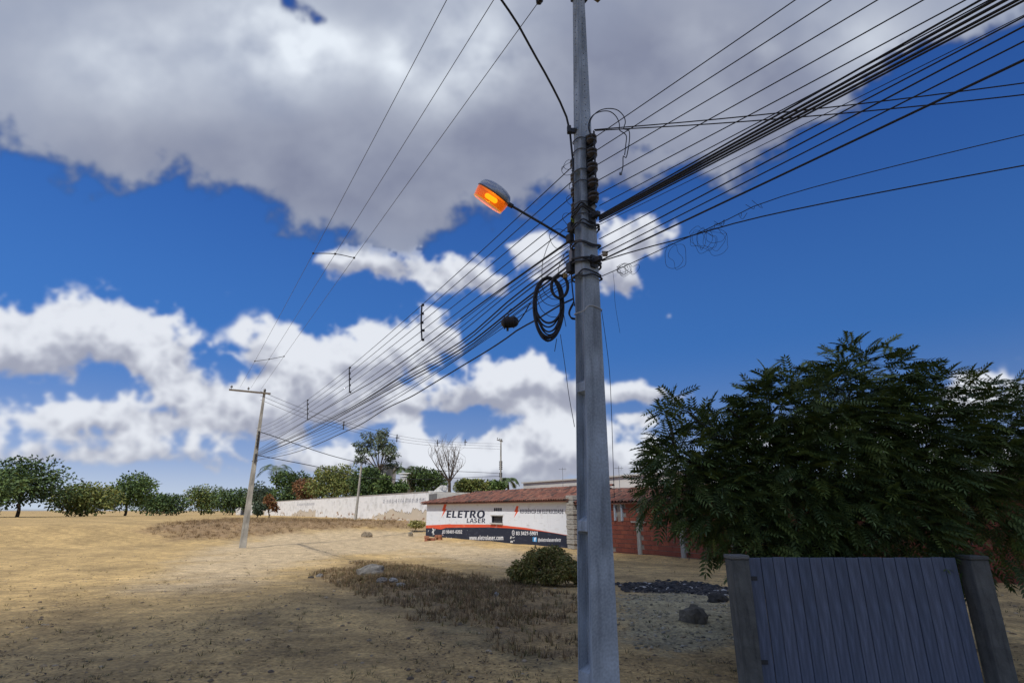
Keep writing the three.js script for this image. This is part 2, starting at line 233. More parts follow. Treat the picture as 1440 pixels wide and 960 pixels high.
// ------------------------------------------------------------------ painted house and its neighbours (local x runs along the wall, z out of it)
const houseLocal = (u, v, back = 0) => { const p = atPlane(u, v, houseA.clone().addScaledVector(wallNormal, -back), wallNormal).sub(houseA); return [p.dot(wallDir), p.y]; };
const xEnd = houseLocal(801, 740)[0], EAVE = 2.12, RIDGE = 2.86, DEPTH = 2.7;
function tiledRoof(x0, x1, eave, ridge, depth, over, hip, seed) {
  const r = rng(seed), list = [], pitch = Math.atan2(ridge - eave, depth + over), len = Math.hypot(ridge - eave, depth + over), sx = 0.21, rows = Math.ceil(len / 0.34), tl = len / rows;
  const tileGeo = (w, l) => { const g = new THREE.CylinderGeometry(w * 0.5, w * 0.42, l * 1.22, 6, 1, true, -Math.PI / 2, Math.PI); return g; };
  const palette = [[0.21, 0.083, 0.056], [0.17, 0.066, 0.046], [0.26, 0.115, 0.078], [0.11, 0.056, 0.044], [0.20, 0.10, 0.07], [0.07, 0.047, 0.040]];
  const slope = (xa, xb, toWorld, clip) => {
    for (let x = xa + sx / 2; x < xb; x += sx) for (let k = 0; k < rows; k++) {
      const s = (k + 0.5) * tl; if (clip && !clip(x, s)) continue;
      const g = tileGeo(0.19 + r() * 0.02, tl), c = palette[Math.floor(r() ** 1.3 * palette.length)], m = 0.8 + r() * 0.4;
      tint(g, c.map((q) => q * m)); g.applyMatrix4(new THREE.Matrix4().makeRotationFromEuler(new THREE.Euler(-Math.PI / 2 + 0.045, (r() - 0.5) * 0.07, 0, 'YXZ')));
      g.applyMatrix4(toWorld(x + (r() - 0.5) * 0.03, s, 0.035 + r() * 0.018)); list.push(g);
    }
  };
  // front slope: s runs up from the eave
  const front = (x, s, lift) => new THREE.Matrix4().makeTranslation(x, eave, over).multiply(new THREE.Matrix4().makeRotationX(pitch)).multiply(new THREE.Matrix4().makeTranslation(0, lift, -s));
  slope(x0 - (hip ? over : 0), x1, front, hip ? (x, s) => x - (x0 - over) > s / len * hip : null);
  if (hip) { const hp = Math.atan2(ridge - eave, hip), hl = Math.hypot(ridge - eave, hip), span = (depth + over) * 2;
    const end = (x, s, lift) => new THREE.Matrix4().makeTranslation(x0 - over, eave, over - x).multiply(new THREE.Matrix4().makeRotationY(-Math.PI / 2)).multiply(new THREE.Matrix4().makeRotationX(hp)).multiply(new THREE.Matrix4().makeTranslation(0, lift, -s));
    const rowsSave = rows; for (let x = sx / 2; x < span; x += sx) for (let k = 0; k < Math.ceil(hl / tl); k++) { const s = (k + 0.5) * tl; if (Math.abs(x - span / 2) > span / 2 * (1 - s / hl)) continue; const g = tileGeo(0.2, tl), c = palette[Math.floor(r() * 4)]; tint(g, c); g.applyMatrix4(new THREE.Matrix4().makeRotationX(-Math.PI / 2 + 0.045)); g.applyMatrix4(end(x, s, 0.04)); list.push(g); } }
  const rx0 = hip ? x0 - over + hip : x0; for (let x = rx0; x < x1; x += 0.36) { const g = new THREE.CylinderGeometry(0.12, 0.1, 0.42, 6, 1, true, -Math.PI / 2, Math.PI); g.rotateZ(Math.PI / 2 - 0.03); g.rotateX(-Math.PI / 2); tint(g, palette[Math.floor(r() * 4)]); list.push(at(g, x + 0.18, ridge + 0.05 + r() * 0.02, -depth)); }
  if (hip) { const a = V(x0 - over, eave + 0.06, over), b = V(rx0, ridge + 0.06, -depth); for (let k = 0; k < 12; k++) { const g = new THREE.CylinderGeometry(0.11, 0.09, 0.42, 6, 1, true, -Math.PI / 2, Math.PI); tint(g, palette[Math.floor(r() * 4)]); const p = a.clone().lerp(b, (k + 0.5) / 12); const q = new THREE.Quaternion().setFromUnitVectors(V(0, 1, 0), b.clone().sub(a).normalize()); const m = new THREE.Matrix4().compose(p, q, V(1, 1, 1)); g.rotateY(-0.6); g.applyMatrix4(m); list.push(g); } }
  // the boards and pan tiles beneath
  const under = []; const quad = (a, b, c, d) => { const g = new THREE.BufferGeometry(); g.setAttribute('position', new THREE.Float32BufferAttribute([...a, ...b, ...c, ...a, ...c, ...d].flat(), 3)); g.setAttribute('uv', new THREE.Float32BufferAttribute(new Array(12).fill(0), 2)); g.computeVertexNormals(); return tint(g, [0.20, 0.085, 0.055]); };
  const zb = -depth * 2 - over, xl = hip ? x0 - over : x0;
  under.push(quad([xl, eave, over], [x1, eave, over], [x1, ridge, -depth], [rx0, ridge, -depth]), quad([x1, eave, zb], [xl, eave, zb], [rx0, ridge, -depth], [x1, ridge, -depth]));
  if (hip) under.push(quad([xl, eave, zb], [xl, eave, over], [rx0, ridge, -depth], [rx0, ridge, -depth - 0.001]));
  under.push(quad([xl, eave - 0.05, over - 0.01], [x1, eave - 0.05, over - 0.01], [x1, eave, over - 0.01], [xl, eave, over - 0.01]));
  return [merge(list), merge(under)];
}
const tileMat = new THREE.MeshStandardMaterial({ vertexColors: true, roughness: 0.95, side: THREE.DoubleSide, map: plasterTex });
{
  const h = thing('painted_house', 'long low house with white and navy painted advertisement under clay tiled roof', 'house', houseA, WALL_TURN);
  const L = xEnd, y0 = -0.75, HH = EAVE - y0, cw = 2048, chh = Math.round(cw * HH / L), cv = document.createElement('canvas'); cv.width = cw; cv.height = chh; const g = cv.getContext('2d'), S = cw / L;
  const P = (u, v) => { const [x, y] = houseLocal(u, v); return [x * S, (EAVE - y) * S]; };
  const r = rng(12);
  g.fillStyle = '#d8dbde'; g.fillRect(0, 0, cw, chh);
  const poly = (pts, c) => { g.fillStyle = c; g.beginPath(); pts.forEach(([u, v], i) => g[i ? 'lineTo' : 'moveTo'](...P(u, v))); g.closePath(); g.fill(); };
  const navy = '#1d2334', red = '#d5512f';
  poly([[596, 738.5], [634, 737], [668, 737], [700, 737.5], [740, 742], [757, 745], [802, 753], [802, 757], [757, 750], [700, 743], [640, 744], [596, 745]], red);
  poly([[596, 742.5], [640, 741.6], [690, 741.2], [725, 743], [757, 746.3], [780, 749.5], [802, 753.6], [802, 800], [590, 790]], navy);
  poly([[598, 739], [634, 736.6], [628, 741.5], [620, 744.2], [612, 743]], red);
  const bolt = (u0, v0, u1, v1) => { const q = (a, b) => [lerp(u0, u1, a), lerp(v0, v1, b)]; poly([q(.55, 0), q(1, .03), q(.78, .36), q(1, .38), q(.02, 1), q(.42, .52), q(.1, .5)], '#d9542e'); };
  bolt(620.5, 708.5, 628, 727.5); bolt(722.5, 711, 729.5, 728);
  const text = (s, u0, u1, v0, v1, font, c, skew = 0) => { const [xa, ya] = P(u0, v0), [xb] = P(u1, v0), [, yb] = P(u0, v1), [, yd] = P(u1, v1), [, yc] = P(u1, v0); g.save(); g.font = font.replace('SZ', '100'); const m = g.measureText(s), wd = m.width, cap = 72; g.setTransform((xb - xa) / wd, ((yd + yc) - (yb + ya)) / 2 / wd, skew * (yb - ya) / cap, (yb - ya) / cap, xa, yb); g.fillStyle = c; g.fillText(s, 0, 0); g.restore(); g.setTransform(1, 0, 0, 1, 0, 0); };
  text('ELETRO', 626.5, 682, 718, 727.6, 'bold SZpx sans-serif', '#20263a', -0.22); text('ELETRO', 627, 682.4, 718, 727.6, 'bold SZpx sans-serif', '#20263a', -0.22);
  text('LASER', 655.5, 682.5, 728.6, 735, 'bold SZpx sans-serif', '#20263a', -0.15);
  text('REFERÊNCIA EM ELETRICIDADE', 731, 792.5, 716, 721.8, 'bold SZpx sans-serif', '#2a2f40');
  text('83 98401-0202', 622, 650, 745.2, 749.8, 'bold SZpx sans-serif', '#d8d8d8'); text('eletrolaser', 617.5, 635.5, 755, 758.8, 'bold SZpx sans-serif', '#d8d8d8');
  text('www.eletrolaser.com', 660, 708, 753, 758.8, 'bold SZpx sans-serif', '#e6e6e4');
  text('83 3421-5901', 725.5, 756.7, 747, 752, 'bold SZpx sans-serif', '#e0e0e0'); text('@eletrolasereletr', 756.4, 789, 756.5, 761.3, 'bold SZpx sans-serif', '#e0e0e0');
  { const [ax, ay] = P(749, 754.8), [bx, by] = P(755, 761.6); g.fillStyle = '#3f8fc4'; g.fillRect(ax, ay, bx - ax, by - ay); text('f', 751, 753.6, 755.8, 761, 'bold SZpx sans-serif', '#eef'); }
  { const [ax, ay] = P(721.8, 749); g.strokeStyle = '#dcdcdc'; g.lineWidth = 5; g.beginPath(); g.arc(ax, ay, 15, 0, 6.3); g.stroke(); g.lineWidth = 6; g.beginPath(); g.arc(ax + 3, ay - 3, 7, 1.2, 3.6); g.stroke(); }
  // flaked paint and bare plaster
  const blotch = (u, v, n, w, c) => { const [x, y] = P(u, v); g.fillStyle = c; for (let i = 0; i < n; i++) { g.beginPath(); const cx = x + (r() - .5) * w * 2, cy = y + (r() - .5) * w * 1.6, q = (0.2 + r()) * w * 0.3; for (let k = 0; k < 9; k++) { const a = k / 9 * 6.28, rr = q * (0.5 + r()); g.lineTo(cx + Math.cos(a) * rr, cy + Math.sin(a) * rr); } g.fill(); } };
  blotch(610, 748, 16, 34, '#d6d4cd'); blotch(622, 752, 7, 18, '#c9b5b4'); blotch(602, 747, 6, 14, '#d9d7d0'); blotch(721, 758, 9, 24, '#cfcfcb'); blotch(799, 738, 26, 16, '#8d867a'); blotch(797, 720, 20, 16, '#a19a8f'); blotch(800, 756, 16, 16, '#7c766c'); blotch(745, 735, 3, 10, '#9a9a98'); blotch(693, 704.5, 6, 22, '#f4f4f2'); blotch(657, 745, 3, 6, '#b9b9b5'); blotch(697, 738, 6, 18, '#c6c4be');
  for (let i = 0; i < 700; i++) { const x = r() * cw, y = r() * chh; g.fillStyle = `rgba(${r() < .5 ? '120,112,100' : '245,245,240'},${0.03 + r() * 0.10})`; g.beginPath(); g.ellipse(x, y, 2 + r() * 22, 1 + r() * 8, 0, 0, 6.3); g.fill(); }
  for (let i = 0; i < 46; i++) { g.strokeStyle = `rgba(110,105,98,${0.08 + r() * 0.18})`; g.lineWidth = 1 + r() * 2.5; const x = r() * cw, y = r() * chh * .4; g.beginPath(); g.moveTo(x, y); g.lineTo(x + (r() - .5) * 8, y + 20 + r() * 90); g.stroke(); }
  const [wx0, wy0] = houseLocal(691.5, 735), [wx1, wy1] = houseLocal(706.8, 725), [vx0, vy0] = houseLocal(694.5, 718.5), [vx1, vy1] = houseLocal(706, 713.8);
  const sh = new THREE.Shape(); sh.moveTo(0, 0); sh.lineTo(L, 0); sh.lineTo(L, HH); sh.lineTo(0, HH); sh.closePath();
  const hole = (a, b, c, d) => { const p = new THREE.Path(); p.moveTo(a, b - y0); p.lineTo(a, d - y0); p.lineTo(c, d - y0); p.lineTo(c, b - y0); p.closePath(); sh.holes.push(p); };
  hole(wx0, wy0, wx1, wy1); const nv = 4, vw = (vx1 - vx0) / nv; for (let i = 0; i < nv; i++) hole(vx0 + i * vw + .02, vy0, vx0 + (i + 1) * vw - .03, vy1);
  const wg = new THREE.ExtrudeGeometry(sh, { depth: 0.22, bevelEnabled: false }); at(wg, 0, y0, -0.22);
  const tex = new THREE.CanvasTexture(cv); tex.colorSpace = THREE.SRGBColorSpace; tex.repeat.set(1 / L, 1 / HH); tex.wrapS = tex.wrapT = THREE.RepeatWrapping; tex.anisotropy = 8;
  mesh('painted_wall', wg, new THREE.MeshStandardMaterial({ map: tex, roughness: 0.9, bumpMap: concBump, bumpScale: 0.006 }), h);
  const cream = std([0.60, 0.59, 0.56], 0.9, { map: plasterTex });
  mesh('end_wall', box(0.2, HH + 0.1, DEPTH * 2 - .3, 0.1, y0 + HH / 2, -DEPTH - .1), cream, h);
  mesh('rear_wall', box(L - .5, HH, 0.2, L / 2, y0 + HH / 2, -DEPTH * 2), cream, h);
  const win = mesh('window', merge([box(wx1 - wx0 + .14, .07, .12, (wx0 + wx1) / 2, wy0 - .02, .05), box(wx1 - wx0 + .14, .06, .06, (wx0 + wx1) / 2, wy1 + .02, .03)]), cream, h);
  for (let i = 0; i <= 5; i++) mesh('grille_bar', new THREE.CylinderGeometry(.012, .012, wy1 - wy0, 6).translate(lerp(wx0 + .03, wx1 - .03, i / 5), (wy0 + wy1) / 2, -.04), M.darkSteel, win);
  mesh('shutter', box(wx1 - wx0, wy1 - wy0, .04, (wx0 + wx1) / 2, (wy0 + wy1) / 2, -.17), std([.07, .065, .06], .8), win);
  mesh('vent_backing', box(vx1 - vx0, vy1 - vy0 + .1, .04, (vx0 + vx1) / 2, (vy0 + vy1) / 2, -.2), std([.06, .055, .05], .9), h);
  const [tiles, deck] = tiledRoof(0, L + 0.3, EAVE, RIDGE, DEPTH, 0.34, 3.4, 5);
  const roof = mesh('roof', deck, tileMat, h); const tl = mesh('roof_tiles', tiles, tileMat, roof); tl.userData.kind = 'stuff';

  // rough pier at the party line
  const pier = thing('rubble_pier', 'rough grey masonry pier between painted house and brick house', 'pier', houseA.clone().addScaledVector(wallDir, xEnd + 0.36), WALL_TURN);
  const pr = rng(3); for (let i = 0; i < 13; i++) mesh('stone', box(0.5 + pr() * .1, 0.225, 0.5 + pr() * .1, (pr() - .5) * .05, -0.55 + i * 0.235, (pr() - .5) * .06, .03), M.concreteLight, pier);

  // brick house
  const bx0 = xEnd + 0.7, bl = 17, bh = thing('brick_house', 'unplastered red brick house with concrete posts under clay tiles', 'house', houseA.clone().addScaledVector(wallDir, bx0), WALL_TURN);
  const by0 = -0.72, be = 1.98, brickC = [[.29, .080, .046], [.26, .072, .043], [.315, .09, .05], [.24, .066, .041]].map((c) => new THREE.MeshStandardMaterial({ color: col(...c), roughness: .93, map: plasterTex, bumpMap: concBump, bumpScale: .006 }));
  mesh('mortar', box(bl, be - by0, .12, bl / 2, (be + by0) / 2, -.10), std([.40, .35, .30], .95, { map: concTex }), bh);
  const bw = .39, bhh = .19, brickG = box(bw - .010, bhh - .022, .05), rest = []; const br = rng(8);
  const posts = [houseLocal(900, 760)[0] - bx0, houseLocal(962, 775)[0] - bx0]; posts.push(posts[1] + (posts[1] - posts[0])); posts.unshift(posts[0] * 2 - posts[1]);
  const hid = houseLocal(868, 740)[0] - bx0, seen = houseLocal(1032, 790)[0] - bx0; let nb = 0;
  const nic = [houseLocal(866, 700)[0] - bx0, houseLocal(873, 700)[0] - bx0];
  for (let k = 0; by0 + (k + .5) * bhh < be - .05; k++) for (let x = (k % 2) * bw / 2; x < bl; x += bw) {
    const y = by0 + (k + .5) * bhh, c = x + bw / 2; if (y < -.52) continue; if (posts.some((p) => Math.abs(p - c) < .12)) continue;
    if (br() < .012) continue; if (c > nic[0] - .1 && c < nic[1] + .1 && y > 1.25 && y < 1.85) continue;
    const z = -.028 + (br() - .5) * .014;
    if (c > hid && c < seen && nb < 300) { const m = mesh('brick', brickG, brickC[Math.floor(br() * 4)], bh); m.position.set(c + (br() - .5) * .01, y, z); m.rotation.z = (br() - .5) * .02; nb++; } else rest.push(tint(brickG.clone().translate(c, y, z), [1, 1, 1].map(() => .9 + br() * .1)));
  }
  const rs = mesh('brickwork', merge(rest), new THREE.MeshStandardMaterial({ color: col(.285, .078, .045), vertexColors: true, roughness: .93, map: plasterTex }), bh); rs.userData.kind = 'stuff';
  for (const p of posts) { mesh('concrete_post', box(.20, 1.12 - by0, .16, p, (1.12 + by0) / 2, 0.0, .015), M.concreteLight, bh); mesh('concrete_pad', box(.85, .07, .14, p, 1.16, .0, .012), M.concreteLight, bh); }
  mesh('plinth', box(bl - 3, .20, .2, bl / 2 + 1.5, -.42, 0.01), M.concreteLight, bh);
  mesh('niche_frame', merge([box(.08, .7, .16, nic[0] - .06, 1.55, 0), box(.08, .7, .16, nic[1] + .06, 1.55, 0), box(nic[1] - nic[0] + .2, .08, .16, (nic[0] + nic[1]) / 2, 1.93, 0)]), M.concrete, bh);
  mesh('end_wall', box(.2, be - by0, DEPTH * 2, bl - .1, (be + by0) / 2, -DEPTH - .2), brickC[0], bh);
  const [t2, d2] = tiledRoof(-0.3, bl, be, be + .64, DEPTH, 0.2, 0, 6); const rf2 = mesh('roof', d2, tileMat, bh); const tt = mesh('roof_tiles', t2, tileMat, rf2); tt.userData.kind = 'stuff';

  // plastered building behind with a flat parapet
  const px0 = houseLocal(736, 690, 5.8)[0], pb = thing('parapet_building', 'plain cream flat roofed building rising behind tiled roofs', 'building', houseA.clone().addScaledVector(wallDir, px0).addScaledVector(wallNormal, -5.8), WALL_TURN);
  mesh('wall', box(19, 4.3, 6, 9.5, 1.48, -3), std([.66, .64, .59], .92, { map: plasterTex }), pb);
  mesh('coping', box(19.2, .09, .3, 9.5, 3.67, -.02), std([.58, .56, .52], .92, { map: plasterTex }), pb);
}
{ // sheet metal gate closing the gap between boundary wall and house
  const a = atZ(603, 711, -52.4), b = atZ(613.5, 711, -50.6), top = atZ(606, 694.5, -52).y, t = thing('sheet_metal_gate', 'dark grey sheet metal gate between boundary wall and painted house', 'gate', V(a.x, land(a.x, a.z), a.z), -Math.atan2(b.z - a.z, b.x - a.x)), gw = Math.hypot(b.x - a.x, b.z - a.z), hh = top - t.position.y;
  mesh('sheet', box(gw, hh, .04, gw / 2, hh / 2, 0), std([.13, .13, .13], .6), t); for (const x of [.04, gw / 2, gw - .04]) mesh('stile', box(.06, hh + .02, .06, x, hh / 2, 0, .008), std([.10, .10, .10], .6), t);
}
{ // brick rubble at the house corner
  const r = rng(44), c = onGround(609, 760), mats = [[.42, .17, .09], [.36, .14, .08], [.46, .21, .12]].map((q) => std(q, .95, { map: plasterTex }));
  const bg = box(.29, .17, .17, 0, 0, 0, .01);
  for (let i = 0; i < 12; i++) { const m = mesh('loose_brick', bg, mats[i % 3]); const x = c.x + (r() - .5) * .95, z = c.z + (r() - .5) * .5, lay = i > 8 ? .26 : .085; m.position.set(x, land(x, z) + lay - .01, z); m.rotation.set((r() - .5) * .3, r() * 3, (r() - .5) * .3); tag(m, 'loose orange hollow brick in heap at corner of painted house', 'brick', 'loose bricks heaped at the house corner'); }
}
{ // white boundary wall with old scrawl and broken plaster
  const G = atZ(606, 731, -53); G.y = 0; const wl = 64, hh = 3.0, base = -.3, topY = 1.65 + 26 / 828 * 53 + .02, w = thing('boundary_wall', 'long white boundary wall with faded scrawl and broken plaster foot', 'wall', G, WALL_TURN + Math.PI);
  const cw = 2048, chh = 128, cv = document.createElement('canvas'); cv.width = cw; cv.height = chh; const g = cv.getContext('2d'), r = rng(21);
  g.fillStyle = '#dcdcda'; g.fillRect(0, 0, cw, chh); const S = cw / 40, T = topY - base, Y = (m) => m * chh / T;
  for (let i = 0; i < 700; i++) { g.fillStyle = `rgba(${r() < .6 ? '120,118,112' : '240,240,238'},${.03 + r() * .12})`; g.beginPath(); g.ellipse(r() * cw, r() * chh, 3 + r() * 24, 2 + r() * 10, 0, 0, 6.3); g.fill(); }
  g.fillStyle = '#bdb19d'; g.beginPath(); g.moveTo(0, chh); for (let x = 0; x <= cw; x += 8) g.lineTo(x, Y(1.75 + .45 * noise(x / 110, 2) + .3 * noise(x / 24, 5) + 1.1 * ss(500, 900, x))); g.lineTo(cw, chh); g.fill();
  g.strokeStyle = '#5e5347'; g.lineWidth = 1.6; g.beginPath(); for (let x = 0; x <= cw; x += 8) { const y = Y(1.75 + .45 * noise(x / 110, 2) + .3 * noise(x / 24, 5) + 1.1 * ss(500, 900, x)); noise(x / 60, 9) > -.1 ? g.lineTo(x, y) : g.moveTo(x, y); } g.stroke();
  for (let i = 0; i < 30; i++) { g.fillStyle = r() < .5 ? '#8a6f58' : '#c3b7a4'; g.beginPath(); const cx = r() * cw, cy = Y(1.9 + r() * .8); for (let k = 0; k < 8; k++) { const a = k / 8 * 6.28, q = 3 + r() * 12; g.lineTo(cx + Math.cos(a) * q * 1.6, cy + Math.sin(a) * q * .6); } g.fill(); }
  g.strokeStyle = 'rgba(70,74,88,.75)'; for (let k = 0; k < 44; k++) { const x = 60 + k * 13 + (k % 7 === 6 ? 14 : 0), y = Y(.95 + .1 * noise(k * .7, 1)); g.lineWidth = 2; g.beginPath(); g.moveTo(x, y); g.lineTo(x + (r() - .5) * 9, y - 13 - r() * 5); if (r() < .7) { g.moveTo(x, y - 7); g.lineTo(x + 7, y - 7 + (r() - .5) * 8); } if (r() < .6) { g.moveTo(x + 1, y - 14); g.lineTo(x + 8, y - 12); g.lineTo(x + 7, y); } g.stroke(); }
  const tex = new THREE.CanvasTexture(cv); tex.colorSpace = THREE.SRGBColorSpace; tex.wrapS = THREE.RepeatWrapping; tex.wrapT = THREE.ClampToEdgeWrapping; tex.anisotropy = 8;
  // the face towards the street is local -z after the half turn, so it is laid on local z = -0.1
  const fg = new THREE.PlaneGeometry(120, T, 60, 1); fg.rotateY(Math.PI); { const uv = fg.attributes.uv, p = fg.attributes.position; for (let i = 0; i < uv.count; i++) uv.setXY(i, (p.getX(i) + 60) / 40, (p.getY(i) + T / 2) / T); }
  mesh('plaster_face', at(fg, 60, base + T / 2, -.104), new THREE.MeshStandardMaterial({ map: tex, roughness: .92, side: THREE.DoubleSide }), w);
  mesh('wall_core', box(120, T, .2, 60, base + T / 2, 0), std([.62, .61, .58], .92, { map: concTex }), w);
  mesh('coping', box(120.1, .07, .3, 60, topY + .035, 0), std([.5, .49, .46], .92, { map: concTex }), w);
  mesh('return_wall', box(.2, T, 6, -.11, base + T / 2, 3.1), std([.70, .70, .68], .92, { map: plasterTex }), w);
  mesh('end_pillar', box(.42, T + .1, .36, .1, base + T / 2 + .05, -.06), std([.74, .74, .72], .9, { map: plasterTex }), w);
}

// ------------------------------------------------------------------ concrete poles
const FACE = THREE.MathUtils.degToRad(34.4), fz = V(Math.sin(FACE), 0, Math.cos(FACE)), fx = V(Math.cos(FACE), 0, -Math.sin(FACE)), Y = V(0, 1, 0);
const poleFoot = V(0.78, 0, -5.5), LEAN = 0.0145;
const axis = (y) => V(poleFoot.x + LEAN * y, y, poleFoot.z);
const halfX = (y) => lerp(0.347, 0.136, y / 8.2) / 2, halfZ = (y) => lerp(0.198, 0.106, y / 8.2) / 2;
function shaft(top, pockets, bottom = -0.3) {
  const ring = (y, d) => { const hx = halfX(y), hz = halfZ(y), c = 0.010, m = hz * 0.80, i = hz * 0.66, side = [[hx - c, -hz], [hx, -hz + c], [hx, -m], [hx - d, -i], [hx - d, i], [hx, m], [hx, hz - c], [hx - c, hz]]; return [...side, ...side.map(([a, b]) => [-a, -b])].map(([a, b]) => V(a, y, b)); };
  const lev = [[bottom, 0.001]]; for (const [a, b] of pockets) lev.push([a, 0.001], [a + 0.05, 0.095 * halfX(a) / 0.17], [b - 0.03, 0.095 * halfX(b) / 0.17], [b, 0.001]); lev.push([top, 0.001]);
  const rings = lev.map(([y, d]) => ring(y, d)), p = [], uv = [], n = rings[0].length; const tri = (a, b, c, ua, ub, uc) => { p.push(...a.toArray(), ...b.toArray(), ...c.toArray()); uv.push(...ua, ...ub, ...uc); };
  for (let k = 0; k < rings.length - 1; k++) for (let i = 0; i < n; i++) { const j = (i + 1) % n, a = rings[k][i], b = rings[k][j], c = rings[k + 1][j], d = rings[k + 1][i], q = (v, t) => [t * 0.12, v.y * 0.5]; tri(a, d, b, q(a, i), q(d, i), q(b, i + 1)); tri(b, d, c, q(b, i + 1), q(d, i), q(c, i + 1)); }
  for (const [R, s] of [[rings[0], -1], [rings.at(-1), 1]]) { const c = V(0, R[0].y, 0); for (let i = 0; i < n; i++) { const j = (i + 1) % n; s > 0 ? tri(c, R[j], R[i], [0, 0], [.1, 0], [0, .1]) : tri(c, R[i], R[j], [0, 0], [.1, 0], [0, .1]); } }
  const g = new THREE.BufferGeometry(); g.setAttribute('position', new THREE.Float32BufferAttribute(p, 3)); g.setAttribute('uv', new THREE.Float32BufferAttribute(uv, 2)); g.computeVertexNormals(); return g;
}
const discInsulator = (s = 1) => new THREE.LatheGeometry([[0, -.05], [.028, -.05], [.03, -.03], [.05, -.022], [.05, -.004], [.03, 0], [.03, .012], [.05, .018], [.05, .036], [.028, .042], [.026, .055], [0, .055]].map(([a, b]) => new THREE.Vector2(a * s, b * s)), 12);
const pinInsulator = () => new THREE.LatheGeometry([[0, 0], [.012, 0], [.012, .09], [.06, .10], [.07, .13], [.045, .15], [.05, .17], [.03, .20], [.02, .22], [0, .225]].map(([a, b]) => new THREE.Vector2(a, b)), 12);
const dirL = V(-0.515, 0, -0.857).normalize(), perpL = V(-0.857, 0, 0.515), dirR = V(0.612, 0, 0.791).normalize();
const rackRight = [200, 219, 239, 261, 280].map((v) => atZ(838, v, -5.42).y), rackLeft = [229, 249, 270, 291, 308].map((v) => atZ(804, v, -5.6).y);
const pole = thing('utility_pole', 'tall tapered concrete utility pole with recessed side carrying street lamp', 'utility pole', poleFoot, 0);
pole.rotation.set(0, FACE, 0);
{
  const q = new THREE.Quaternion().setFromAxisAngle(V(0, 0, 1), -Math.atan(LEAN)); pole.quaternion.premultiply(q);
  const local = (y, x, z) => V(x, y, z);
  let g = shaft(9.1, [[0.28, 1.46], [1.55, 2.82], [2.91, 4.15], [4.3, 5.5]]);
  const holes = [];
  for (let y = 5.75; y < 8.9; y += 0.1) { holes.push(at(new THREE.CylinderGeometry(0.0085, 0.0085, 0.5, 8), 0, y, 0, Math.PI / 2)); holes.push(at(new THREE.CylinderGeometry(0.0085, 0.0085, 0.5, 8), 0, y + 0.05, 0, 0, 0, Math.PI / 2)); }
  { const a = new Brush(g, M.concrete), b = new Brush(merge(holes)); a.updateMatrixWorld(); b.updateMatrixWorld(); const ev = new Evaluator(); ev.useGroups = false; const out = ev.evaluate(a, b, SUBTRACTION); if (out.geometry.attributes.position.count > 500) g = out.geometry; }
  mesh('shaft', g, M.concrete, pole);
  // racks of spool insulators on both plain faces
  for (const [ys, s] of [[rackRight, 1], [rackLeft, -1]]) {
    const y0 = Math.min(...ys) - .1, y1 = Math.max(...ys) + .1, ym = (y0 + y1) / 2, hz = halfZ(ym) + 0.012;
    const rack = mesh('insulator_rack', merge([box(.05, y1 - y0, .012, 0, ym, s * hz), box(.022, y1 - y0, .010, 0, ym, s * (hz + .115)), ...ys.flatMap((y) => [box(.04, .012, .12, 0, y - .075, s * (hz + .06))])]), M.darkSteel, pole);
    for (const y of ys) mesh('spool_insulator', discInsulator(1.3).translate(0, y, s * (hz + .068)), M.porcelain, rack);
    for (const y of [y0 + .05, ym, y1 - .05]) { const hx = halfX(y) + .004, z = halfZ(y) + .004; mesh('steel_band', tube([V(-hx, y, -z), V(hx, y + .02, -z), V(hx, y + .01, z), V(-hx, y, z)], .007, 40, 6, true), M.bareWire, rack); }
  }
  // telephone brackets and cable wraps lower down
  const r = rng(5);
  for (const [y, n] of [[4.92, 3], [4.72, 3], [4.5, 2], [4.28, 3], [4.12, 2]]) for (let i = 0; i < n; i++) {
    const yy = y + i * .028, hx = halfX(yy) + .012 + r() * .012, z = halfZ(yy) + .012 + r() * .012, w = () => (r() - .5) * .07;
    mesh('cable_wrap', tube([V(-hx, yy + w(), -z), V(0, yy + w(), -z - .01), V(hx, yy + w(), -z), V(hx + .01, yy + w(), 0), V(hx, yy + w(), z), V(0, yy + w(), z + .01), V(-hx, yy + w(), z), V(-hx - .01, yy + w(), 0)], .008 + r() * .005, 48, 6, true), i % 3 ? M.cable : M.darkSteel, pole);
  }
  for (const y of [4.86, 4.3]) { mesh('bracket', merge([box(.06, .16, .03, -.03, y, -halfZ(y) - .03), box(.05, .05, .16, -.03, y + .03, -halfZ(y) - .1)]), M.darkSteel, pole); mesh('bracket', merge([box(.05, .05, .13, .02, y, halfZ(y) + .07), box(.08, .14, .03, .02, y, halfZ(y) + .02)]), M.darkSteel, pole); }
  for (const [x, y, z, w, hh, d] of [[-.10, 4.66, -.16, .07, .10, .08], [-.08, 4.8, -.15, .09, .12, .07], [-.1, 4.28, -.15, .1, .13, .08], [-.1, 4.42, -.13, .06, .16, .06]]) mesh('junction_box', box(w, hh, d, x, y, z, .012), y === 4.42 ? M.steel : M.darkSteel, pole);
  { const y = 3.76, hx = halfX(y) + .004, z = halfZ(y) + .004; mesh('wire_tie', tube([V(-hx, y - .07, -z), V(-hx, y - .07, z), V(-hx * .6, y - .01, z + .004), V(0, y + .01, z), V(hx, y - .01, z), V(hx, y, -z)], .006, 60, 6, true), M.paleWire, pole); }
  mesh('crossarm', box(2.5, .09, .11, -.95, 8.34, halfZ(8.3) + .06, .01).applyMatrix4(new THREE.Matrix4()), M.wood, pole);
  mesh('arm_strap', merge([box(.12, .12, .02, 0, 8.28, -halfZ(8.2) - .015), box(.03, .10, .14, -.07, 8.24, 0), box(.03, .10, .14, .08, 8.24, 0)]), M.darkSteel, pole);
}
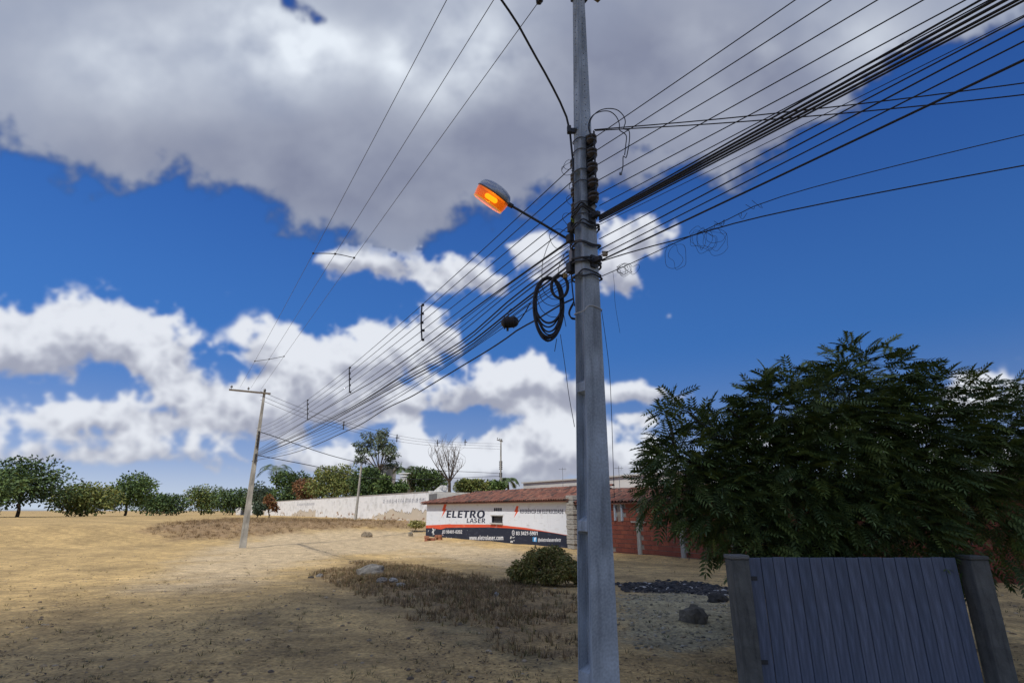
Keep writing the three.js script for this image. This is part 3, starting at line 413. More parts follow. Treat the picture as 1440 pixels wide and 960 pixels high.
// plain copies of the pole for the line beyond and behind
function linePole(pos, turn, label, armLen = 2.2, drop = 0) {
  const t = thing('line_pole', label, 'utility pole', pos, turn, 'other concrete poles of the line');
  mesh('shaft', shaft(8.75, [[0.28, 1.46], [1.55, 2.82], [2.91, 4.15]]), M.concreteLight, t);
  mesh('crossarm', box(armLen, .09, .11, -armLen * .35, 8.5, .11, .01), M.wood, t);
  for (let i = 0; i < 3; i++) mesh('pin_insulator', pinInsulator().translate(-armLen * .8 + i * armLen * .4, 8.54, .11), M.porcelain, t);
  for (const s of [1, -1]) { const rk = mesh('insulator_rack', box(.05, 1.0, .02, 0, 5.8, s * .10), M.darkSteel, t); for (let i = 0; i < 5; i++) mesh('spool_insulator', discInsulator(1.2).translate(0, 5.4 + i * .2, s * .15), M.porcelain, rk); }
  mesh('bracket', merge([box(.06, .5, .34, 0, 4.75, 0), box(.3, .05, .05, 0, 4.6, 0)]), M.darkSteel, t);
  return t;
}
const nextFoot = atZ(359, 640, -31); nextFoot.y = land(nextFoot.x, nextFoot.z);
const nextAng = Math.atan2(-dirL.x, -dirL.z);
linePole(nextFoot, nextAng, 'concrete pole with crossarm standing by dirt road where wires converge');
{ const p = atZ(704, 690, -62), t = linePole(V(p.x, land(p.x, p.z), p.z), 1.2, 'thin concrete pole rising far behind the painted house roof', 1.6); }
const backFoot = poleFoot.clone().addScaledVector(dirR, 28); linePole(backFoot, FACE, 'concrete line pole at the end of the wires behind the viewer');
const sideDir = V(0.962, 0, 0.273).normalize(), sideFoot = poleFoot.clone().addScaledVector(sideDir, 17); linePole(sideFoot, FACE + 0.8, 'concrete line pole receiving the service wires beside the gate yard');

// ------------------------------------------------------------------ wires
const planeN = (d) => V(d.z, 0, -d.x);
function wire(name, label, category, group, S, E, mids, r, mat, seg = 40) {
  const d = E.clone().sub(S).setY(0).normalize(), n = planeN(d);
  const pts = [S, ...mids.map(([u, v]) => atPlane(u, v, S, n)), E], prm = (p) => p.clone().sub(S).dot(d);
  const m = mesh(name, tube(pts, r, seg, 5), mat); tag(m, label, category, group); m.userData.curve = undefined; delete m.userData.curve; return pts;
}
function sagWire(name, label, category, group, S, mid, E, r, mat, seg = 40) {   // parabola through the two ends and one sighted point
  const d = E.clone().sub(S).setY(0), D = d.length(); d.normalize(); const P = atPlane(mid[0], mid[1], S, planeN(d)), s = P.clone().sub(S).dot(d);
  const k = (P.y - S.y - (E.y - S.y) * s / D) / (s * (s - D)), pts = []; for (let i = 0; i <= 12; i++) { const q = D * i / 12; pts.push(V(S.x + d.x * q, S.y + (E.y - S.y) * q / D + k * q * (q - D), S.z + d.z * q)); }
  tag(mesh(name, tube(pts, r, seg, 5), mat), label, category, group); return pts;
}
// three bare conductors high up on the left
const MV = [[[628, 0], [500.7, 242], [440, 353]], [[694, 0], [543, 242], [471, 353]], [[755, 6], [584.5, 242], [498, 361]]].map((px, i) => {
  const h = 8.42, r0 = sight(...px[0]), S0 = r0.clone().multiplyScalar((h - EYE) / r0.y).add(EYEP), S = S0.clone().addScaledVector(dirL, i < 2 ? -0.5 : 0);
  const along = (p) => p.clone().sub(S0).dot(dirL), D = nextFoot.clone().sub(S0).dot(dirL), E = S0.clone().addScaledVector(dirL, D); E.y = nextFoot.y + 8.75;
  const n = planeN(dirL), pts = [S, ...px.map((q) => atPlane(q[0], q[1], S0, n)), E];
  const s = along(pts[2]), yS = S0.y, k = (pts[2].y - yS - (E.y - yS) * s / D) / (s * (s - D)); const ps = []; for (let j = -1; j <= 14; j++) { const q = j < 0 ? (i < 2 ? -0.5 : -0.02) : D * j / 14; ps.push(V(S0.x + dirL.x * q, yS + (E.y - yS) * q / D + k * q * (q - D), S0.z + dirL.z * q)); }
  tag(mesh('overhead_conductor', tube(ps, .0058, 60, 5), M.bareWire), ['outermost, farthest from pole', 'middle', 'innermost, nearest to pole'][i] + ' of three thin bare conductors high above dirt road', 'wire', 'three high bare conductors'); return ps;
});
const onCurve = (ps, u) => { const c = new THREE.CatmullRomCurve3(ps); let best = null, bd = 1e9; for (let i = 0; i <= 400; i++) { const p = c.getPoint(i / 400), e = p.clone().sub(EYEP), dp = e.y * ST - e.z * CT, uu = 720 + FOC * e.x / dp; if (dp > 0 && Math.abs(uu - u) < bd) { bd = Math.abs(uu - u); best = p; } } return best; };
for (const us of [[440, 471, 498], [358, 378, 399]]) { const p = MV.map((m, i) => onCurve(m, us[i])); const t = thing('line_spacer', us[0] === 440 ? 'dark spacer bar across three high conductors against white cloud' : 'small distant spacer bar across three high conductors near line pole', 'spacer', p[1]); mesh('bar', tube(p.map((q) => q.clone().sub(p[1])), .012, 8, 6), M.darkSteel, t); for (const q of p) mesh('clamp', box(.05, .05, .05, q.x - p[1].x, q.y - p[1].y, q.z - p[1].z, .01), M.porcelain, t); }
{ // strain insulator where the inner conductor meets the crossarm
  const e = MV[2][1], t = thing('strain_insulator', 'dark strain insulator string at the top of the concrete pole', 'insulator', e); const toArm = axis(8.4).addScaledVector(fx, -0.35).sub(e);
  for (let i = 0; i < 3; i++) mesh('disc', (() => { const g = discInsulator(.9); g.applyQuaternion(new THREE.Quaternion().setFromUnitVectors(Y, toArm.clone().normalize())); return g; })().translate(...toArm.clone().multiplyScalar(.12 + i * .24).toArray()), M.porcelain, t);
  mesh('link', tube([V(0, 0, 0), toArm.clone().multiplyScalar(.5), toArm], .008, 6, 5), M.darkSteel, t); }
// five low-voltage wires each way from the spool racks
const farP = (v) => atZ(360, v, nextFoot.z + .1);
const LV = [[594, 428], [592.5, 441], [591.5, 454], [590.5, 467], [590, 480]].map((m, i) => sagWire('low_voltage_wire', ['topmost', 'second from top', 'middle', 'second from bottom', 'lowest'][i] + ' thin rack wire from lamp pole down to far pole', 'wire', 'five rack wires towards the far pole', axis(rackLeft[i]).addScaledVector(fz, -halfZ(5.5) - .12), m, farP(602 + i * 5), .0062, M.cable, 60));
[[1082, 25], [1082, 56], [1082, 90], [1082, 121], [1082, 147]].forEach((m, i) => { const S = axis(rackRight[i]).addScaledVector(fz, halfZ(5.5) + .12), E = backFoot.clone().setY(rackRight[i] + .15); sagWire('low_voltage_wire', ['topmost', 'second from top', 'middle', 'second from bottom', 'lowest'][i] + ' thin rack wire rising from lamp pole over the gate side', 'wire', 'five rack wires towards the viewer side', S, m, E, .0055, M.cable, 60); });
// separators on them
for (const [u, nm] of [[593, 'vertical wire separator rod nearest to the street lamp'], [491, 'vertical wire separator rod midway along the rack wires'], [432, 'vertical wire separator rod closest to the far line pole']]) { const ps = LV.map((c) => onCurve(c, u)), t = thing('wire_separator', nm, 'separator', ps[4]); mesh('rod', tube([ps[0], ps[2], ps[4]].map((q) => q.clone().sub(ps[4])), .016, 8, 6), M.darkSteel, t); ps.forEach((q) => mesh('clip', box(.05, .045, .05, q.x - ps[4].x + .02, q.y - ps[4].y, q.z - ps[4].z, .01), M.porcelain, t)); }
// telephone cables to the left
const telL = [[336, [[680, 424], [600, 484], [531, 532], [488, 557]], 634, .011], [338, [[720, 397], [600, 489], [500, 560]], 636, .006], [344, [[720, 403], [620, 482], [500, 566]], 637, .006], [350, [[720, 409], [640, 474], [520, 558]], 638, .007], [356, [[720, 419], [654, 476], [569, 526], [493, 573]], 639, .011], [362, [[720, 425], [655, 480], [570, 531], [480, 582]], 640, .009], [370, [[720, 435], [655, 486], [569, 535], [493, 577], [433, 610]], 641, .013], [376, [[720, 439], [660, 487], [560, 545], [480, 590]], 642, .010], [384, [[720, 444], [650, 497], [540, 565], [450, 608]], 643, .006], [392, [[745, 428], [660, 492], [540, 570], [430, 620]], 644, .006], [395, [[720, 452], [620, 520], [520, 582], [430, 626]], 646, .0055]];
telL.forEach(([v, m, ev, r], i) => { const S = atZ(804, v, -5.62); wire('telephone_cable', ({ 0: 'uppermost thick telephone cable, starting at the lamp arm, towards far pole', 4: 'second thick telephone cable below lamp arm towards far pole', 5: 'third thick telephone cable below lamp arm towards far pole', 6: 'thickest telephone cable behind the coil towards far pole', 7: 'lowest thick telephone cable behind the coil towards far pole', 8: 'thin cable just below the thick telephone cables towards far pole', 9: 'thin lower cable passing behind coil towards far pole', 10: 'lowest thin cable passing above splice closure towards far pole' })[i] ?? 'thin telephone cable between the two uppermost thick ones towards far pole', 'cable', r > .0085 ? 'thick telephone cables towards the far pole' : 'thin telephone cables towards the far pole', S, farP(ev), m, r * .95, M.cable, 60); });
// the lowest one, kinked, below the rest
wire('slack_cable', 'lowest black cable, thick and wavy, sagging below the coiled cable', 'cable', null, atZ(806, 420, -5.62), farP(647), [[785, 430], [755, 449], [729, 463], [714, 474], [690, 490], [647, 516], [609, 539], [579, 557], [543.5, 574], [508, 596], [478, 610], [440, 627], [407, 638]], .011, M.cable, 120);
// telephone cables to the right
const bundleR = [[289, 164, .006], [303, 168, .010], [305, 174, .014], [307, 179, .014], [309, 184, .013], [312, 188, .010], [316, 199, .004], [336, 211, .007], [351, 225, .008], [360, 239, .007], [367, 254, .011]];
bundleR.forEach(([v, v2, r], i) => { const S = atZ(843, v, -5.36), E = backFoot.clone().setY(S.y + .1); const thick = i > 0 && i < 6; sagWire('telephone_cable', thick ? 'black cable in thick bundle leaving the lamp pole beside spool rack' : ({ 0: 'single thin cable just above the thick cable bundle', 6: 'hair thin wire just below the thick cable bundle', 7: 'uppermost of four separate black cables below the bundle', 8: 'second of four separate black cables below the bundle', 9: 'third of four separate black cables below bundle, through beige box', 10: 'lowest and thickest of four separate black cables below bundle' })[i], 'cable', thick ? 'bundle of telephone cables' : 'single telephone cables around the bundle', S, [1082, v2], E, r * .85, M.cable, 60); });
{ // service wires that swing off to the right
  const S = axis(5.98).addScaledVector(fz, .2), Et = sideFoot.clone().setY(6.6);
  sagWire('service_wire', 'upper one of two black service wires from looped cable', 'cable', 'pair of service wires', S, [1082, 160], Et, .007, M.cable, 50);
  sagWire('service_wire', 'lower one of two black service wires from looped cable', 'cable', 'pair of service wires', S.clone().add(V(.01, -.02, .01)), [1082, 168], Et.clone().setY(6.4), .007, M.cable, 50);
  const S1 = atZ(846, 367, -5.38), S2 = atZ(847, 388, -5.38), n1 = planeN(sideDir);
  const f1 = [S1, ...[[902, 350], [960, 335], [1082, 302]].map((p) => atPlane(p[0], p[1], S1, n1)), S1.clone().addScaledVector(sideDir, 17).setY(5.4)]; tag(mesh('drop_wire', tube(f1, .007, 60, 5), M.cable), 'black drop wire crossing blue sky below the cable bundle', 'wire');
  const d2 = dirR, n2 = planeN(sideDir), f2 = [S2, ...[[895, 367], [955, 339], [1007, 317], [1082, 282]].map((p) => atPlane(p[0], p[1], S2, n2)), S2.clone().addScaledVector(sideDir, 17).setY(6.3)]; tag(mesh('drop_wire', tube(f2, .005, 60, 5), M.cable), 'thin drop wire with tangled loops hanging from it', 'wire');
  const r = rng(77), mid = (u, v) => atPlane(u, v, S2, n2);
  const tangle = (label, c, n, w, h, rad) => { const t = thing('wire_tangle', label, 'wire loops', c); for (let i = 0; i < n; i++) { const a = w * (.4 + r() * .6), b = h * (.45 + r() * .55), ox = (r() - .5) * w * 1.4, pts = []; for (let k = 0; k < 10; k++) { const q = k / 10 * 6.283; pts.push(V(ox + Math.cos(q) * a * (.85 + r() * .3), -b + Math.sin(q) * b * (.9 + r() * .2), (r() - .5) * .12)); } mesh('loop', tube(pts, rad, 40, 4, true), M.cable, t); } };
  tangle('loose loops of thin wire dangling from drop wire against blue sky', mid(998, 321), 7, .17, .17, .0018); tangle('single open loop of thin wire hanging from drop wire', mid(946, 343), 2, .10, .17, .002); tangle('knot of thin wire on drop wire in front of white cloud', mid(880, 372), 6, .10, .07, .0022);
  { const c = mid(1040, 300), t = thing('wire_tangle', 'short twiggy frayed wire ends stuck on drop wire', 'wire loops', c); for (let i = 0; i < 9; i++) { const x = (r() - .5) * .5; mesh('strand', tube([V(x, -x * .55 * -.9, 0), V(x + (r() - .5) * .1, x * .5 + (r() - .5) * .12, (r() - .5) * .05), V(x + (r() - .5) * .2, x * .5 + (r() - .5) * .1, 0)], .0025, 8, 4), M.cable, t); } }
  const bx = thing('tag_box', 'small beige cable box on wire right of the pole', 'cable box', atZ(851, 357, -5.3)); mesh('case', box(.055, .045, .045, 0, 0, 0, .006), std([.34, .27, .18], .8), bx); mesh('clip', box(.065, .012, .02, 0, .025, 0), M.darkSteel, bx);
}
{ // heavy cable coming in from above the street
  const S = atZ(801, 181, -5.5), a = sight(795.6, 161), n = planeN(V(-0.62, 0, 0.785));
  const P = [[808.5, 262], [806, 228], [803, 200]].map(([u, v]) => atZ(u, v, -5.52)); const Q = [[795.6, 161], [775, 118], [748, 70], [720, 21]].map(([u, v]) => atPlane(u, v, S, n)); const last = Q.at(-1).clone().sub(Q.at(-2)).normalize();
  const far = S.clone().add(V(-0.62 * 16, 2.6, 0.785 * 16));
  tag(mesh('feeder_cable', tube([...P, S, ...Q, far], .0135, 90, 7), M.cable), 'heavy dark cable clamped to pole, coming down from upper street side', 'cable');
  linePole(V(far.x, land(far.x, far.z), far.z), FACE, 'concrete line pole across the street holding the heavy cable');
  const c = thing('cable_clamp', 'dark bracket clamping heavy cable to pole above the racks', 'bracket', atZ(806, 184, -5.47)); mesh('plate', box(.13, .07, .04, 0, 0, 0, .008), M.darkSteel, c); mesh('bolt', new THREE.CylinderGeometry(.012, .012, .09, 8).rotateX(Math.PI / 2).translate(.03, 0, .01), M.steel, c); mesh('jaw', box(.05, .10, .06, -.05, .01, .01, .01), M.darkSteel, c);
  // open ring of spare wire above the right rack
  const zc = -5.25, ring = (pts, z) => pts.map(([u, v]) => atZ(u, v, z));
  const t = thing('looped_service_cable', 'two open rings of thin black cable looped beside the pole', 'cable loop', atZ(838, 199, zc)); const o = t.position;
  mesh('loop', tube(ring([[838, 198], [830, 188], [827.5, 176], [833, 163], [844, 157], [857, 156.5], [866, 163], [871, 174], [871.5, 183], [876, 186], [880.5, 190], [880, 205], [878.5, 218]], zc).map((p) => p.sub(o)), .006, 70, 5), M.cable, t);
  mesh('loop', tube(ring([[839, 199], [832, 191], [829, 180], [832, 166], [842, 156], [855, 152.5], [868, 154.5], [877, 163], [879.5, 172], [877.5, 181], [884, 183], [885.5, 190], [883, 212], [880, 222], [877, 219], [876, 235], [874, 244]], zc + .03).map((p) => p.sub(o)), .006, 80, 5), M.cable, t);
  mesh('connector', box(.03, .03, .025, 0, 0, 0, .005).translate(...ring([[873, 244]], zc + .03)[0].sub(o).toArray()), M.steel, t);
  // small jumper wires left of the racks and around the brackets
  const jump = thing('jumper_wires', 'thin curling jumper wires at left rack of the pole', 'wires', atZ(803, 240, -5.62)), jo = jump.position;
  for (const pts of [[[806, 237], [797, 238], [791, 234], [790, 239], [796, 227], [801, 224]], [[804, 245], [795, 246], [790, 240], [794, 233], [802, 228]], [[805, 263], [801, 266], [802, 258], [808, 256]], [[805, 290], [798, 284], [797, 278], [803, 274], [806, 288]], [[806, 301], [794, 300], [791, 306], [797, 315], [800, 320]], [[799, 345], [786, 350], [778, 345], [773, 330], [784, 322], [800, 327]], [[801, 348], [793, 359], [787, 372], [785, 383]], [[804, 356], [795, 356], [793, 364], [797, 371], [803, 372]]]) mesh('jumper', tube(pts.map(([u, v]) => atZ(u, v, -5.62).sub(jo)), .0032, 30, 4), M.cable, jump);
}
{ // coiled spare cable
  const zc = -5.72, t = thing('coiled_cable', 'large oval coil of black spare cable hanging beside the pole', 'cable coil', atZ(770, 392, zc)), o = t.position, r = rng(15), pt = (u, v, dz) => atZ(u, v, zc + dz).sub(o);
  for (let i = 0; i < 13; i++) { const cx = 771.5 + (r() - .5) * 3, top = 389 + r() * 5, bot = i < 8 ? 468 + r() * 12 : 452 + r() * 22, rx = 21 - r() * 3.5, pts = []; for (let k = 0; k < 16; k++) { const q = k / 16 * 6.283, cy = (top + bot) / 2, ry = (bot - top) / 2; pts.push(pt(cx + Math.sin(q) * rx * (1 + .1 * Math.cos(q)), cy - Math.cos(q) * ry, (r() - .5) * .03)); } mesh('turn', tube(pts, .0095, 70, 6, true), M.cable, t); }
  for (let i = 0; i < 6; i++) { const pts = []; for (let k = 0; k < 12; k++) { const q = k / 12 * 6.283; pts.push(pt(787 + Math.sin(q) * (10.5 + (i % 3)), 403 - Math.cos(q) * (15 + (i % 2) * 1.5), .04 + (r() - .5) * .03)); } mesh('small_turn', tube(pts, .010, 50, 6, true), M.cable, t); }
  for (const pts of [[[760, 394], [766, 412], [776, 420], [788, 421]], [[757, 408], [764, 424], [778, 430], [790, 425]], [[754, 416], [762, 436], [774, 445], [783, 446]], [[762, 395], [763, 370], [768, 352], [775, 335]], [[783, 476], [780, 494]], [[792, 438], [796, 459]]]) mesh('loose_end', tube(pts.map(([u, v]) => pt(u, v, .02)), .004, 24, 5), M.cable, t);
  mesh('tie_block', box(.05, .05, .05, 0, 0, 0, .006).translate(...pt(795, 388, .06).toArray()), std([.36, .25, .10], .8), t);
  const hang = thing('cable_pigtail', 'short black cable loop against the left side of pole', 'cable loop', atZ(807, 430, -5.55)), ho = hang.position; for (const pts of [[[802, 338], [803, 370], [804, 395], [807, 424], [808, 430]], [[807, 424], [802, 433], [800, 441], [803, 446], [809, 448]], [[806, 428], [801, 440], [804, 448], [810, 449]]]) mesh('strand', tube(pts.map(([u, v]) => atZ(u, v, -5.55).sub(ho)), .008, 30, 5), M.cable, hang);
  // splice closure
  const cl = thing('splice_closure', 'black bulging splice closure hung below the telephone cables', 'splice closure', atZ(717, 453, -6.6)), cg = new THREE.CapsuleGeometry(.075, .085, 5, 14).rotateZ(Math.PI / 2 + .12); mesh('body', cg, M.cable, cl); for (const x of [-.07, -.02, .05]) mesh('rib', new THREE.TorusGeometry(.077, .009, 6, 18).rotateY(Math.PI / 2).translate(x, x * .12, 0), M.cable, cl); mesh('pigtail', tube([V(.11, .0, 0), ...[[738, 440], [746, 425]].map(([u, v]) => atZ(u, v, -6.5).sub(cl.position))], .008, 14, 5), M.cable, cl); mesh('lug', box(.03, .06, .03, -.03, -.09, 0, .006), M.cable, cl); mesh('hook', tube([V(-.02, .07, 0), V(-.02, .14, 0), V(.02, .19, .0)], .006, 10, 5), M.darkSteel, cl);
  const dw = (name, label, pts, z, rad, mat) => tag(mesh(name, tube(pts.map(([u, v, zz]) => atZ(u, v, zz ?? z)), rad, 40, 5), mat), label, 'wire');
  dw('hanging_wire', 'thin wire slanting from coil down to pole', [[788, 470, -5.6], [794, 510, -5.55], [800, 555, -5.5], [808, 600, -5.45]], -5.5, .0035, M.cable);
  dw('hanging_wire', 'thin dark wire dropping straight down beside right edge of pole', [[846, 436, -5.42], [852, 478, -5.4], [857, 520, -5.4], [860, 580, -5.4], [862, 640, -5.4], [864, 700, -5.4]], -5.4, .0032, M.cable);
  dw('hanging_wire', 'faint short wire hanging from knot of thin wire', [[862, 382], [864, 400], [865, 425], [872, 468]], -5.4, .0018, M.cable);
}
// street line beyond: from the far pole along the cross street
{
  const rp = scene.children.find((o) => o.name === 'line_pole_001').position; const P2 = (y) => V(rp.x, rp.y + y, rp.z);
  [[550, [[430, 576], [483, 593], [558, 612], [615, 620]], 8.2], [556, [[430, 582], [483, 598], [558, 616], [615, 623]], 7.9], [562, [[430, 588], [483, 603], [558, 620], [615, 627]], 7.6]].forEach(([v, m, y]) => wire('cross_street_wire', 'very thin distant wire between far pole and pole behind roof', 'wire', 'distant cross street wires', atZ(366, v, nextFoot.z), P2(y), m, .011, M.bareWire, 50));
  for (const [a, b, y] of [[606, [[505, 650]], 4.9], [640, [[440, 655], [520, 672]], 4.6]]) wire('cross_street_cable', 'dark distant cable sagging from far pole over the trees', 'cable', 'distant cables over the trees', atZ(362, a, nextFoot.z), P2(y), b, .022, M.cable, 40);
  for (const u of [483, 558, 615, 654]) { const p = atPlane(u, u === 483 ? 598 : u === 558 ? 616 : u === 615 ? 623 : 622, atZ(366, 556, nextFoot.z), planeN(P2(0).sub(atZ(366, 556, nextFoot.z)).setY(0).normalize())); const t = thing('wire_separator', 'tiny diamond separator on distant wires above the tree tops', 'separator', p, 0, 'tiny separators on the distant wires'); mesh('frame', box(.08, .62, .05, 0, 0, 0, .02), M.darkSteel, t); mesh('clip', box(.3, .06, .05, .05, .05, 0, .01), M.porcelain, t); }
}
{ // street lamp
  const foot = atZ(803, 338, -5.62), head = atZ(717, 288, -5.35), t = thing('street_lamp', 'lit amber street lamp with grey cap on a thin arm', 'street lamp', foot), tip = head.clone().sub(foot);
  mesh('arm', tube([V(.06, -.03, .02), V(0, 0, 0), tip.clone().multiplyScalar(.5), tip], .015, 16, 8), M.darkSteel, t);
  mesh('photocell', merge([new THREE.CylinderGeometry(.03, .035, .05, 10).translate(0, .13, 0), box(.04, .16, .03, .01, .04, 0)]), std([.25, .34, .05], .6), t).position.set(.03, .13, .05);
  // drum: its axis points down and to the left of the arm
  const hd = new THREE.Group(); hd.name = 'lamp_head'; hd.position.copy(tip); t.add(hd);
  const ax = V(-0.56, -0.76, -0.33).normalize(), out = tip.clone().normalize(), q = new THREE.Quaternion().setFromUnitVectors(V(0, -1, 0), ax); const ctr = out.clone().multiplyScalar(.20).add(V(-.01, .02, 0));
  const put = (name, g, m) => { const k = mesh(name, g.scale(1.2, 1.12, 1.2), m, hd); k.position.copy(ctr); k.quaternion.copy(q); return k; };
  put('cap', new THREE.LatheGeometry([[0, .105], [.05, .103], [.10, .094], [.145, .072], [.166, .040], [.170, .005], [.163, .002], [.158, .036], [.138, .064], [.095, .086], [0, .096]].map(([a, b]) => new THREE.Vector2(a, b)), 32), std([.42, .45, .50], .38, { metalness: .55 }));
  const amber = new THREE.MeshPhysicalMaterial({ color: col(1.0, .36, .035), roughness: .38, transmission: .9, thickness: 0, emissive: col(1, .25, .015), emissiveIntensity: .10, side: THREE.DoubleSide });
  put('refractor', new THREE.LatheGeometry([[.165, .0], [.168, -.02], [.164, -.06], [.157, -.095], [.150, -.112], [.13, -.118], [.07, -.124], [0, -.126]].map(([a, b]) => new THREE.Vector2(a, b)), 36), amber);
  put('rim', new THREE.TorusGeometry(.166, .008, 8, 36).rotateX(Math.PI / 2), std([.20, .10, .05], .5));
  put('lower_rim', new THREE.TorusGeometry(.150, .007, 8, 36).rotateX(Math.PI / 2).translate(0, -.112, 0), new THREE.MeshStandardMaterial({ color: col(.8, .35, .05), emissive: col(1, .45, .05), emissiveIntensity: .35, roughness: .3 }));
  const bulb = put('bulb', new THREE.CapsuleGeometry(.026, .085, 6, 14).rotateZ(Math.PI / 2).translate(0, -.045, 0), new THREE.MeshStandardMaterial({ color: col(1, .7, .3), emissive: col(1, .62, .10), emissiveIntensity: 2.6 }));
  mesh('neck', tube([V(.03, -.02, 0), V(0, 0, 0), out.clone().multiplyScalar(.06)], .028, 8, 8), M.darkSteel, hd);
  const pl = new THREE.PointLight(col(1, .55, .12), 0.16, 0, 2); pl.position.copy(ctr).addScaledVector(ax, .045); pl.castShadow = true; pl.name = 'lamp_glow'; hd.add(pl);
}

// ------------------------------------------------------------------ trees and plants
function leafCloud(r, centres, n, size, colors, droop = 0.2, aspect = 0.55) {   // many small folded leaves spread through clumps
  const p = new Float32Array(n * 18), c = new Float32Array(n * 18), nm = V(0, 0, 0), a = V(0, 0, 0), b = V(0, 0, 0);
  let tot = 0; const acc = centres.map((q) => (tot += q[3] ** 2.2)); let k = 0;
  for (let i = 0; i < n; i++) {
    const w = r() * tot; let ci = 0; while (acc[ci] < w) ci++; const [cx, cy, cz, cr, sq = 0.8] = centres[ci];
    const th = r() * 6.283, ph = Math.acos(2 * r() - 1), rr = cr * Math.pow(r(), 0.42), dx = Math.sin(ph) * Math.cos(th), dy = Math.cos(ph), dz = Math.sin(ph) * Math.sin(th);
    const x = cx + dx * rr, y = cy + dy * rr * sq, z = cz + dz * rr, s = size * (0.6 + r() * 0.8);
    a.set(dx + (r() - .5) * 1.6, dy * .6 - droop + (r() - .5) * 1.2, dz + (r() - .5) * 1.6).normalize(); nm.set(r() - .5, r() - .2, r() - .5).normalize(); b.crossVectors(a, nm).normalize(); nm.crossVectors(b, a);
    const o = [[0, 0], [.45, .5 * aspect], [1, 0], [0, 0], [1, 0], [.45, -.5 * aspect]], col3 = colors[Math.floor(r() * colors.length)], m = 0.7 + r() * 0.6;
    o.forEach(([l, w2], q) => { const f = i * 18 + q * 3, lift = Math.abs(w2) * .35; p[f] = x + (a.x * l + b.x * w2 + nm.x * lift) * s; p[f + 1] = y + (a.y * l + b.y * w2 + nm.y * lift) * s; p[f + 2] = z + (a.z * l + b.z * w2 + nm.z * lift) * s; c[f] = col3[0] * m; c[f + 1] = col3[1] * m; c[f + 2] = col3[2] * m; });
  }
  const g = new THREE.BufferGeometry(); g.setAttribute('position', new THREE.BufferAttribute(p, 3)); g.setAttribute('color', new THREE.BufferAttribute(c, 3)); g.computeVertexNormals(); return g;
}
const GREENS = [[.066, .118, .026], [.092, .150, .034], [.048, .090, .024], [.125, .180, .042]], OLIVE = [[.13, .165, .036], [.19, .21, .048], [.085, .120, .03], [.235, .235, .06]], DARK = [[.025, .055, .018], [.038, .072, .022], [.05, .085, .03]], GREYG = [[.075, .105, .060], [.055, .085, .050], [.10, .13, .075]], RUST = [[.26, .11, .045], [.20, .085, .04], [.30, .15, .06], [.12, .10, .04]];
const behindWall = (u, back) => atPlane(u, 717, atZ(606, 731, -53).addScaledVector(wallNormal, -back), wallNormal).z;
function tree(name, label, u, vTop, vBase, z, wpx, colors, o = {}) {
  const r = rng(o.seed ?? Math.round(u * 7 + z)), base = atZ(u, 700, z); base.y = land(base.x, base.z); const topY = atZ(u, vTop, z).y - base.y, botY = atZ(u, vBase, z).y - base.y, R = wpx / FOC * Math.abs(z) / 2 * 0.98;
  const t = thing(name, label, o.category ?? 'tree', base, 0, o.group), clumps = [], limbs = [], n = o.clumps ?? 14, cy0 = Math.max(botY, 0.4), cm = (topY + cy0) / 2, ch = (topY - cy0) / 2;
  for (let i = 0; i < n; i++) { const th = i * 2.399 + r(), q = Math.sqrt((i + .5) / n), yy = (r() * 2 - 1) * Math.sqrt(1 - q * q * .75), cr = R * (o.clumpR ?? .42) * (.7 + r() * .6); clumps.push([Math.cos(th) * (R - cr * .7) * q, clamp(cm + yy * (ch - cr * .5), cr * .5, topY - cr * .75), Math.sin(th) * (R - cr * .7) * q * .9, cr, o.flat ?? .8]); }
  const fork = V((r() - .5) * .3, Math.max(cy0 * .7, topY * .22), (r() - .5) * .3), tr = o.trunk ?? Math.max(.08, topY * .03);
  limbs.push(taperTube([V(0, -.3, 0), V((r() - .5) * .2, fork.y * .5, (r() - .5) * .2), fork], tr, tr * .7));
  for (const [x, y, zz] of clumps.slice(0, o.limbs ?? 8)) limbs.push(taperTube([fork, V(x * .45 + (r() - .5) * .3, lerp(fork.y, y, .55), zz * .45), V(x, y, zz)], tr * .5, tr * .12, 8, 5));
  mesh('trunk', merge(limbs), o.bark ?? M.bark, t); mesh('crown', leafCloud(r, clumps, o.n ?? 5200, o.leaf ?? .30, colors, o.droop), M.leaf, t); return t;
}
// behind the boundary wall
tree('broad_tree', 'dark green bushy tree behind far end of boundary wall', 405, 660, 712, behindWall(405, 3), 62, DARK.concat(GREENS), { seed: 2, n: 5200, leaf: .5 });
tree('broad_tree', 'pale feathery tree leaning at end of boundary wall beside orange shrub', 366, 672, 716, -126, 46, GREYG, { seed: 3, n: 2600, leaf: .5 });
tree('reddish_tree', 'reddish brown flowering tree rising behind boundary wall', 430, 674, 706, behindWall(430, 3.2), 40, RUST, { seed: 4, n: 3400, leaf: .42, flat: .9 });
tree('mango_tree', 'large yellow green mango tree behind boundary wall', 470, 650, 704, behindWall(470, 4.5), 86, OLIVE, { seed: 5, n: 9000, leaf: .36, clumps: 22, clumpR: .34 });
tree('mango_tree', 'round dark green tree between mango tree and tall sparse tree', 517, 656, 704, behindWall(517, 4), 56, DARK.concat(GREENS), { seed: 6, n: 6500, leaf: .34, clumps: 16 });
tree('mango_tree', 'low bright green tree beneath the tall sparse tree', 549, 668, 702, behindWall(549, 2.6), 46, GREENS, { seed: 7, n: 5000, leaf: .32, clumpR: .36 });
tree('green_tree', 'rounded green tree between white balustrade and bare tree', 601, 654, 700, behindWall(601, 8), 58, GREENS.concat(DARK), { seed: 8, n: 6500, leaf: .28, clumps: 16 });
tree('bushy_tree', 'yellow green bush top showing above left end of tiled roof', 660, 674, 692, -58, 48, OLIVE, { seed: 9, n: 3500, leaf: .26 });
